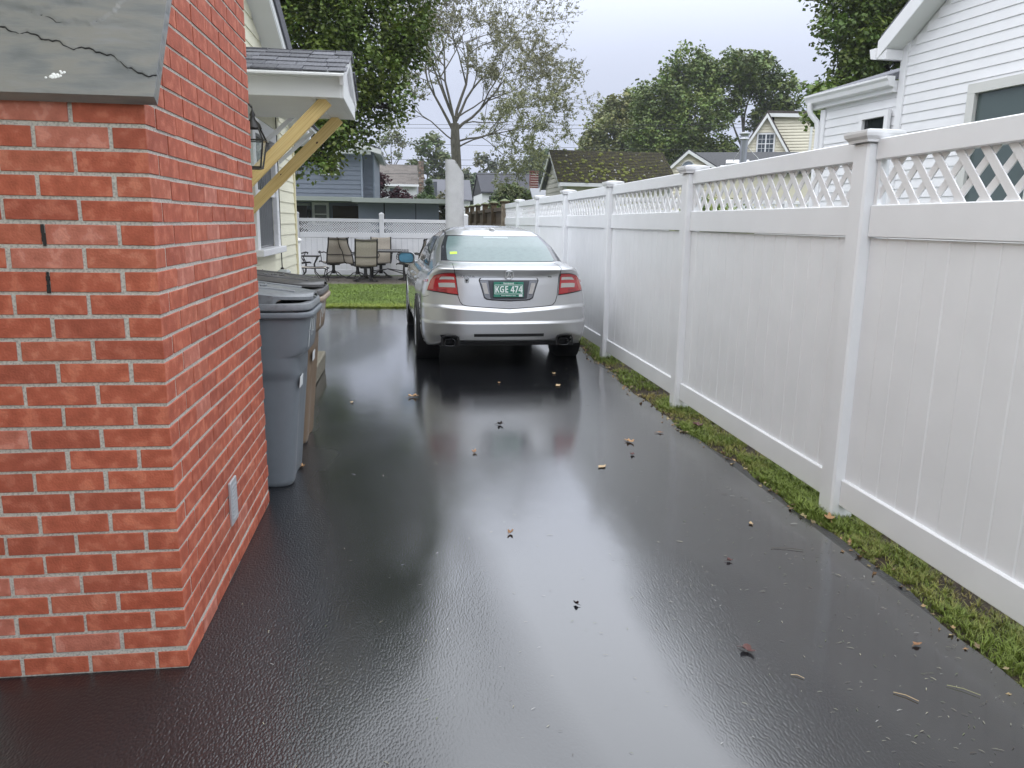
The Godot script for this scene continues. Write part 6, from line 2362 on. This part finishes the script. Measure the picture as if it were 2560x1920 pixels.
func trees() -> void:
	g.seed = 4101
	# the big maple above the yellow house
	leafy_tree("maple_tree", "big dark green maple whose branches hang over the patio behind the yellow house", Vector3(-4.6, 0, -21.5), 3.6, 0.34, [
		[-3.6, 8.6, -21.3, 3.0], [-4.2, 6.0, -20.8, 2.4], [-1.0, 6.8, -20.3, 1.75], [-1.25, 5.15, -20.0, 1.45], [-2.4, 4.3, -19.8, 1.35], [-2.75, 3.35, -19.5, 0.85], [-0.75, 8.7, -20.6, 1.7], [-2.05, 2.95, -19.3, 0.48], [-1.45, 3.75, -19.5, 0.75], [-0.55, 4.35, -19.8, 0.62], [0.15, 5.7, -20.0, 0.60], [0.1, 7.2, -20.3, 0.8],
		[-3.2, 11.4, -21.6, 2.9], [-1.4, 10.9, -21.2, 2.0], [-6.5, 8.5, -22.0, 3.0], [-6.0, 5.0, -21.2, 1.8], [-4.0, 13.6, -22.0, 2.2]], 0.102, 0.32, 30.0, Color(0.105, 0.155, 0.022), "", Color(0.05, 0.042, 0.035), -0.16, 12)
	g.seed = TREE_SEED
	# the half-bare tree in the middle
	var t = thing("budding_tree", "half-bare tree with fine drooping twigs and sparse young leaves in the middle distance", "tree", Vector3(1.95, 0, -32.0))
	var bark = tri_tex(mat(lin(0.20, 0.185, 0.15), 0.95), T.mottle, Vector3(2, 0.6, 2), T.grit, 1.0)
	var b = MB.new()
	b.tube([Vector3(0.05, -0.2, 0), Vector3(0.05, 1.8, 0), Vector3(0.02, 3.6, 0), Vector3(-0.04, 4.6, 0), Vector3(-0.05, 5.3, 0)], [0.27, 0.22, 0.19, 0.19, 0.15], 12, false)
	put("trunk", b, bark, t)
	b = MB.new()
	var tips = []
	for m in [[Vector3(-0.06, 4.9, 0), Vector3(-0.45, 1.0, 0.1), 3.2, 0.105, 4, 0.0], [Vector3(-0.05, 5.2, 0), Vector3(0.12, 1.0, -0.1), 3.6, 0.12, 4, 0.0], [Vector3(-0.05, 5.2, 0), Vector3(-0.12, 1.0, 0.35), 3.4, 0.10, 4, 0.0], [Vector3(-0.04, 5.0, 0), Vector3(0.75, 0.85, 0.2), 2.8, 0.105, 4, 0.2], [Vector3(0.0, 4.6, 0), Vector3(0.95, 0.55, 0.1), 2.7, 0.07, 4, 0.7], [Vector3(0.0, 4.35, 0), Vector3(1.0, 0.42, 0.4), 2.3, 0.055, 4, 0.9], [Vector3(-0.05, 4.6, 0), Vector3(-0.9, 0.6, 0.1), 2.4, 0.05, 4, 0.5], [Vector3(-0.05, 5.4, 0), Vector3(-0.35, 1.1, -0.5), 3.6, 0.095, 4, 0.0], [Vector3(0.0, 5.4, 0), Vector3(0.40, 1.1, -0.2), 3.4, 0.09, 4, 0.0], [Vector3(0.0, 5.5, 0), Vector3(0.85, 0.6, -0.3), 2.5, 0.06, 4, 0.3], [Vector3(-0.05, 5.4, 0), Vector3(-0.8, 0.75, 0), 2.8, 0.06, 4, 0.2], [Vector3(0.02, 5.2, 0), Vector3(0.9, 0.35, -0.4), 2.3, 0.05, 4, 0.5]]:
		branch(b, m[0], m[1].normalized(), m[2], m[3] * 0.65, m[4], tips, m[5])
	put("branches", b, bark, t).set_meta("kind", "stuff")
	var P = []
	var C = []
	for tp in tips:
		for k in 2 + g.randi() % 2:
			if tp[0].y > 8.5 and g.randf() < 0.25: continue
			P.append(Transform3D(Basis.from_euler(Vector3(g.randfn() * 0.8, g.randf() * TAU, g.randfn() * 0.8)).scaled(Vector3.ONE * g.randf_range(0.7, 1.3)), tp[0] - tp[1] * g.randf() * 0.5 + Vector3(g.randfn(), g.randfn(), g.randfn()) * 0.02))
			var low = clampf((7.5 - tp[0].y) / 3.0, 0, 1)
			C.append(Color(0.25 + 0.03 * low, 0.245 + 0.06 * low, 0.14) * g.randf_range(0.6, 1.3))
	scatter("crown", clump(0.052, 0.06, 4), leaf_mat(), P, C, t)
	print("tips ", tips.size(), " leaves ", P.size())
	g.seed = 4103
	# the trees beyond the cottages
	var grp = "tall maples beyond the cottages"
	leafy_tree("maple_tree", "yellowish loose maple, leftmost of the tall trees beyond the mossy garage", Vector3(18.0, 0, -72), 5.0, 0.4, [[18.6, 9.0, -71, 2.7], [16.6, 8.0, -70, 1.5], [20.4, 11.2, -72, 2.4], [18.6, 11.4, -72, 1.6], [17.2, 6.2, -70, 1.5], [21.6, 7.5, -71, 2.6], [19.3, 5.6, -70, 2.0]], 0.27, 0.55, 9.0, Color(0.145, 0.165, 0.045), grp, Color(0.1, 0.09, 0.08), -0.12, 11)
	leafy_tree("maple_tree", "broad deep green maple in the middle of the tall trees behind the cottages", Vector3(21.6, 0, -60), 5.0, 0.4, [[21.3, 13.0, -60, 1.9], [19.2, 10.4, -60, 2.2], [21.6, 9.6, -59, 2.6], [18.6, 7.6, -59, 2.2], [20.6, 6.4, -59, 2.4], [22.9, 12.3, -60.5, 1.7], [23.2, 6.6, -59, 1.9], [19.6, 4.6, -58.5, 1.8], [22.2, 4.4, -58.5, 1.8]], 0.24, 0.50, 12.0, Color(0.115, 0.165, 0.030), grp, Color(0.13, 0.12, 0.10), -0.10, 11)
	leafy_tree("maple_tree", "open-crowned maple with pale visible limbs, rightmost of the tall trees", Vector3(26.3, 0, -60), 7.0, 0.32, [[25.4, 13.2, -60, 1.9], [27.2, 12.9, -60.5, 1.9], [28.7, 11.6, -60, 1.8], [29.6, 9.9, -60, 1.5], [27.9, 9.6, -60, 1.4], [24.8, 10.6, -60, 1.2], [28.4, 7.9, -60, 1.4], [24.6, 7.2, -60, 1.3], [26.9, 6.0, -60, 1.5], [25.0, 4.9, -59, 1.5], [28.8, 5.9, -60, 1.3]], 0.24, 0.48, 11.0, Color(0.115, 0.163, 0.034), grp, Color(0.16, 0.15, 0.13), -0.06, 11)
	leafy_tree("maple_tree", "dark maple rising behind the white house at the upper right", Vector3(15.2, 0, -23.5), 4.5, 0.3, [[14.8, 9.2, -23.2, 2.6], [12.7, 8.6, -22.6, 1.15], [13.0, 7.0, -22.5, 1.2], [12.9, 10.4, -22.8, 1.4], [15.0, 6.6, -23.0, 1.7], [12.6, 5.9, -22.3, 0.7], [11.75, 5.15, -22.0, 0.42], [11.85, 4.55, -22.0, 0.36], [13.2, 5.4, -22.4, 0.8], [15.5, 11.6, -23.5, 2.2]], 0.135, 0.34, 22.0, Color(0.095, 0.145, 0.022), "", Color(0.05, 0.042, 0.035), -0.12, 12)
	# far hazy trees
	var fg = "hazy trees far off between the houses"
	leafy_tree("distant_tree", "hazy rounded tree left of the mossy garage roof", Vector3(19.0, 0, -112), 4.0, 0.4, [[19.2, 9.0, -110, 2.8], [17.0, 7.6, -110, 1.9], [20.0, 6.4, -110, 2.8], [17.4, 5.0, -110, 2.2]], 0.45, 0.8, 4.0, Color(0.09, 0.13, 0.06), fg)
	leafy_tree("distant_tree", "pale far tree just showing over the mossy garage ridge", Vector3(26.5, 0, -125), 4.0, 0.4, [[25.5, 10.6, -122, 1.8], [28.0, 10.2, -123, 2.2], [30.8, 10.4, -124, 2.0]], 0.5, 0.8, 4.0, Color(0.11, 0.14, 0.07), fg)
	leafy_tree("distant_tree", "low hazy tree between the covered parasol and the dark-roofed house", Vector3(8.0, 0, -104), 3.0, 0.3, [[8.0, 5.6, -100, 1.9], [9.4, 4.6, -100, 1.7], [6.6, 4.4, -100, 1.7]], 0.42, 0.7, 4.5, Color(0.08, 0.13, 0.05), fg)
	leafy_tree("distant_tree", "light green tree behind the fieldstone chimney", Vector3(2.3, 0, -82), 5.0, 0.25, [[2.2, 8.6, -80, 1.5], [3.3, 7.3, -80, 1.2], [1.2, 7.0, -80, 1.1], [3.4, 5.6, -80, 1.3], [3.9, 4.2, -80, 1.0]], 0.3, 0.5, 8.0, Color(0.115, 0.155, 0.055), fg, Color(0.12, 0.11, 0.1), -0.02, 9)
	leafy_tree("distant_tree", "thin pale tree with open branches above the white cottage roof", Vector3(-1.7, 0, -90), 7.0, 0.2, [[-1.7, 10.8, -90, 0.9], [-2.9, 10.0, -90, 0.8], [-0.4, 10.2, -90, 0.8], [-1.0, 8.6, -90, 0.7], [-2.6, 8.4, -90, 0.7]], 0.26, 0.4, 5.0, Color(0.14, 0.16, 0.08), fg, Color(0.12, 0.11, 0.1), 0.0, 8)
	leafy_tree("distant_tree", "hazy low tree under the half-bare tree's right branches", Vector3(8.8, 0, -96), 4.0, 0.25, [[8.6, 8.4, -94, 1.3], [10.6, 8.0, -94, 1.2], [7.0, 7.2, -94, 0.9]], 0.4, 0.6, 3.5, Color(0.13, 0.15, 0.08), fg, Color(0.12, 0.11, 0.1), 0.0, 8)
	# shrubs between the gardens
	leafy_tree("red_maple", "dark purple-red maple shrub beside the blue house", Vector3(-1.5, 0, -45), 1.6, 0.06, [[-1.55, 3.55, -44.5, 0.50], [-1.6, 2.75, -44.5, 0.45], [-0.55, 2.75, -44.5, 0.52], [-0.05, 2.62, -44.5, 0.36], [-1.05, 2.15, -44.5, 0.55], [-0.5, 2.05, -44.5, 0.5]], 0.13, 0.20, 40.0, Color(0.075, 0.018, 0.028), "", Color(0.06, 0.05, 0.04), -0.10, 10)
	leafy_tree("cone_shrub", "clipped dark green evergreen in front of the fieldstone chimney", Vector3(0.85, 0, -50), 1.0, 0.08, [[0.85, 2.35, -49.5, 0.62], [0.88, 2.75, -49.5, 0.42], [0.80, 1.8, -49.5, 0.75], [1.30, 3.4, -49.9, 0.28], [1.32, 3.9, -49.9, 0.2], [1.33, 2.9, -49.9, 0.34]], 0.08, 0.16, 90.0, Color(0.055, 0.10, 0.02), "", Color(0.05, 0.04, 0.03), -0.4, 10)
	leafy_tree("round_shrub", "rounded mid-green shrub in front of the dark-roofed house", Vector3(5.2, 0, -40), 0.9, 0.09, [[5.0, 2.75, -39.5, 0.72], [5.75, 2.65, -39.5, 0.62], [4.6, 2.2, -39.5, 0.6], [6.1, 2.1, -39.5, 0.55], [5.3, 2.0, -39.4, 0.8]], 0.10, 0.2, 60.0, Color(0.085, 0.125, 0.025), "", Color(0.05, 0.04, 0.03), -0.35, 10)
	leafy_tree("garden_bush", "loose olive bush at the garage end, left of the covered parasol", Vector3(1.75, 0, -37), 0.9, 0.05, [[1.75, 2.3, -36.5, 0.45], [1.95, 1.8, -36.5, 0.5], [1.6, 1.5, -36.5, 0.5], [2.1, 2.55, -36.5, 0.3]], 0.11, 0.2, 40.0, Color(0.10, 0.105, 0.04), "", Color(0.05, 0.04, 0.03), -0.1, 9)
	for s in [["leafy bush right of the wide white fence posts, seen through the near lattice", 7.6, -17.0], ["yellow-green bush seen through the lattice beside the white house wing", 5.2, -13.2]]:
		leafy_tree("garden_bush", s[0], Vector3(s[1], 0, s[2]), 0.7, 0.04, [[s[1], 1.6, s[2], 0.5], [s[1] + 0.4, 1.3, s[2] - 0.1, 0.5], [s[1] - 0.3, 1.2, s[2] + 0.1, 0.45]], 0.09, 0.18, 50.0, Color(0.13, 0.18, 0.04), "", Color(0.05, 0.04, 0.03), -0.2, 9)

func wires() -> void:
	var wm = mat(lin(0.03, 0.03, 0.032), 0.6)
	var names = ["uppermost of the thin overhead wires crossing the sky", "second overhead wire, a little below the uppermost", "overhead wire passing just above the far roofs", "overhead wire level with the top of the covered parasol", "overhead wire just under the one level with the parasol top", "lowest and thickest overhead wire, across the cottage roof"]
	var ys = [[7.83, 8.59], [7.59, 8.34], [6.63, 6.78], [5.54, 6.17], [5.18, 5.75], [4.60, 5.14]]
	for i in 6:
		var b = MB.new()
		var pts = []
		for k in 25:
			var t = k / 24.0
			var x = lerpf(-24.0, 46.0, t)
			var y = lerpf(ys[i][0], ys[i][1], (x + 1.5) / 25.3)
			pts.append(Vector3(x, y - 0.45 * (1.0 - pow((x - 11.0) / 35.0, 2)) + 0.42, -55.0))
		b.tube(pts, 0.020 if i == 5 else 0.013, 5)
		solo("overhead_wire", b, wm, names[i], "wire", "overhead wires behind the houses")

# ---------- litter on the asphalt ----------
func dead_leaf(size: float, lobes: int, curl: float) -> MB:
	var b = MB.new()
	var rim = []
	var n = lobes * 4
	for i in n:
		var a = TAU * i / n
		var r = size * (0.80 + 0.20 * cos(a * lobes) * (1.0 if absf(a - PI) > 0.4 else 0.4)) * g.randf_range(0.85, 1.1)
		var p = Vector3(cos(a) * r * 1.25, 0, sin(a) * r * 0.75)
		p.y = 0.003 + curl * (p.z * p.z + 0.3 * p.x * p.x) / size + g.randf() * 0.002
		rim.append(p)
	var c = Vector3(0, 0.003, 0)
	for i in n:
		b.tri(c, rim[(i + 1) % n], rim[i])
		b.tri(c - Vector3(0, 0.0012, 0), rim[i] - Vector3(0, 0.0012, 0), rim[(i + 1) % n] - Vector3(0, 0.0012, 0))
	b.tube([Vector3(-size * 0.5, 0.004, 0), Vector3(-size * 1.1, 0.006, size * 0.1), Vector3(-size * 1.6, 0.003, size * 0.25)], [0.0016, 0.0013, 0.001], 4)
	return b

func litter() -> void:
	g.seed = 4104
	var tan_c = [lin(0.42, 0.24, 0.11), lin(0.30, 0.16, 0.08), lin(0.10, 0.035, 0.03), lin(0.50, 0.36, 0.20), lin(0.03, 0.02, 0.02)]
	for l in [["large curled orange-brown oak leaf near the car's left rear wheel", 0.026, -6.448, 0.052, 5, 0.9, 0], ["small pale brown leaf in the dark reflection behind the car", 1.424, -7.391, 0.036, 4, 0.6, 3], ["tan leaf with a long stalk behind the car's right side", 1.352, -6.819, 0.048, 5, 0.4, 3], ["little orange leaf in the middle of the car's reflection", 0.824, -6.977, 0.024, 3, 0.8, 0],
			["dark curled leaf standing up behind the bumper's middle", 0.657, -5.477, 0.032, 4, 1.6, 4], ["small pinkish brown leaf below the car's reflected number plate", 0.41, -4.793, 0.030, 4, 1.3, 1], ["tan leaf with dark holes near the fence's second post", 1.497, -4.952, 0.045, 5, 0.7, 0], ["small dark red leaf near the tan leaf with holes", 1.43, -4.655, 0.028, 4, 1.0, 2],
			["flat pale tan leaf between the fence and the wet middle", 1.168, -4.425, 0.040, 4, 0.2, 3], ["small pink-brown leaf close to the grass beside the second fence panel", 1.783, -5.169, 0.030, 4, 0.3, 1], ["dark brown curled leaf alone in the bright wet middle", 0.47, -3.45, 0.024, 4, 1.5, 1], ["round pale leaf near the grass by the nearest fence post", 1.695, -3.454, 0.020, 3, 0.4, 3],
			["little dark red leaf right of the bright wet patch", 1.407, -3.043, 0.016, 3, 1.6, 2], ["dark clump of leaf in the near wet middle", 0.637, -2.725, 0.016, 3, 1.8, 4], ["large wet red-brown leaf fragment in the near right", 1.17, -2.328, 0.030, 3, 1.2, 2], ["crumpled tan leaf at the foot of the blue-grey bin", -0.655, -4.57, 0.034, 4, 1.5, 0],
			["small pale leaf left of the car's reflection near the bins", -0.478, -6.276, 0.026, 4, 0.4, 3], ["dull brown leaf lying in the grass below the middle fence panel", 2.12, -5.3, 0.060, 5, 0.8, 2], ["rust leaf on the near right asphalt beside the grass edge", 1.80, -2.30, 0.020, 3, 0.6, 1], ["tan leaf caught in the grass at the nearest fence post", 2.12, -3.46, 0.045, 4, 0.8, 0]]:
		var o = solo("fallen_leaf", dead_leaf(l[3] * 0.85, l[4], l[5]), mat(tan_c[l[6]], 0.45), l[0], "leaf", "fallen leaves")
		o.position = Vector3(l[1], 0.001 if l[1] < 1.95 else 0.01, l[2])
		o.rotation.y = g.randf() * TAU
	for l in [["long straw-coloured grass stem lying at the lower right", Vector3(1.736, 0.004, -2.057), Vector3(1.807, 0.004, -1.993), 0.0009, lin(0.42, 0.42, 0.20)], ["short bent pale twig in the near right corner", Vector3(1.535, 0.004, -2.04), Vector3(1.585, 0.005, -1.985), 0.0014, lin(0.50, 0.38, 0.22)], ["thin dark twig near the nearest fence post", Vector3(1.66, 0.004, -3.16), Vector3(1.80, 0.004, -3.12), 0.0013, lin(0.12, 0.10, 0.08)], ["pale splinter of bark at the right, left of the bent twig", Vector3(1.25, 0.004, -2.17), Vector3(1.285, 0.004, -2.145), 0.0013, lin(0.5, 0.38, 0.22)]]:
		var b = MB.new()
		var m: Vector3 = (l[1] + l[2]) * 0.5 + Vector3(0.004, 0.001, -0.006)
		b.tube([l[1], m, l[2]], l[3], 5)
		solo("twig", b, mat(l[4], 0.6), l[0], "twig")
	# grass clippings and specks
	var b = MB.new()
	b.quad(Vector3(-0.010, 0.002, 0.0009), Vector3(0.0, 0.0035, 0.0012), Vector3(0.0, 0.0035, -0.0012), Vector3(-0.010, 0.002, -0.0006))
	b.quad(Vector3(0.0, 0.0035, 0.0012), Vector3(0.011, 0.002, 0.0004), Vector3(0.011, 0.002, -0.0004), Vector3(0.0, 0.0035, -0.0012))
	var P = []
	var C = []
	for i in 1700:
		var z = -1.3 - pow(g.randf(), 1.5) * 7.5
		var x = g.randf_range(-0.75, 1.98)
		if g.randf() < 0.55: x = 1.98 - absf(g.randfn()) * 0.42
		if x < -0.7: continue
		var s = g.randf_range(0.25, 0.95) * (1.9 if g.randf() < 0.06 else 1.0)
		P.append(Transform3D(Basis(Vector3.UP, g.randf() * TAU).scaled(Vector3(s, 1.0, s * g.randf_range(0.5, 1.0))), Vector3(x, 0.0, z)))
		var pick = g.randf()
		C.append((Color(0.42, 0.40, 0.28) if pick < 0.45 else Color(0.16, 0.20, 0.07) if pick < 0.65 else Color(0.55, 0.55, 0.52) if pick < 0.8 else Color(0.09, 0.07, 0.05)) * g.randf_range(0.6, 1.1))
	var cm = mat(lin(1, 1, 1), 0.6)
	cm.vertex_color_use_as_albedo = true
	scatter("grass_clippings", b.done(), cm, P, C)
	# dead leaves and straw along the edge of the asphalt
	P = []
	C = []
	for i in 210:
		var z = -1.0 - g.randf() * 9.0
		var x = drive_edge(z) + g.randfn() * 0.03
		var s = g.randf_range(0.10, 0.38)
		P.append(Transform3D(Basis.from_euler(Vector3(g.randfn() * 0.4, g.randf() * TAU, g.randfn() * 0.4)).scaled(Vector3(s, s, s)), Vector3(x, -0.004, z)))
		C.append(Color(0.40, 0.22, 0.10).lerp(Color(0.42, 0.36, 0.20), g.randf()) * g.randf_range(0.4, 1.0))
	scatter("leaf_litter", dead_leaf(0.05, 4, 0.8).done(), cm, P, C)
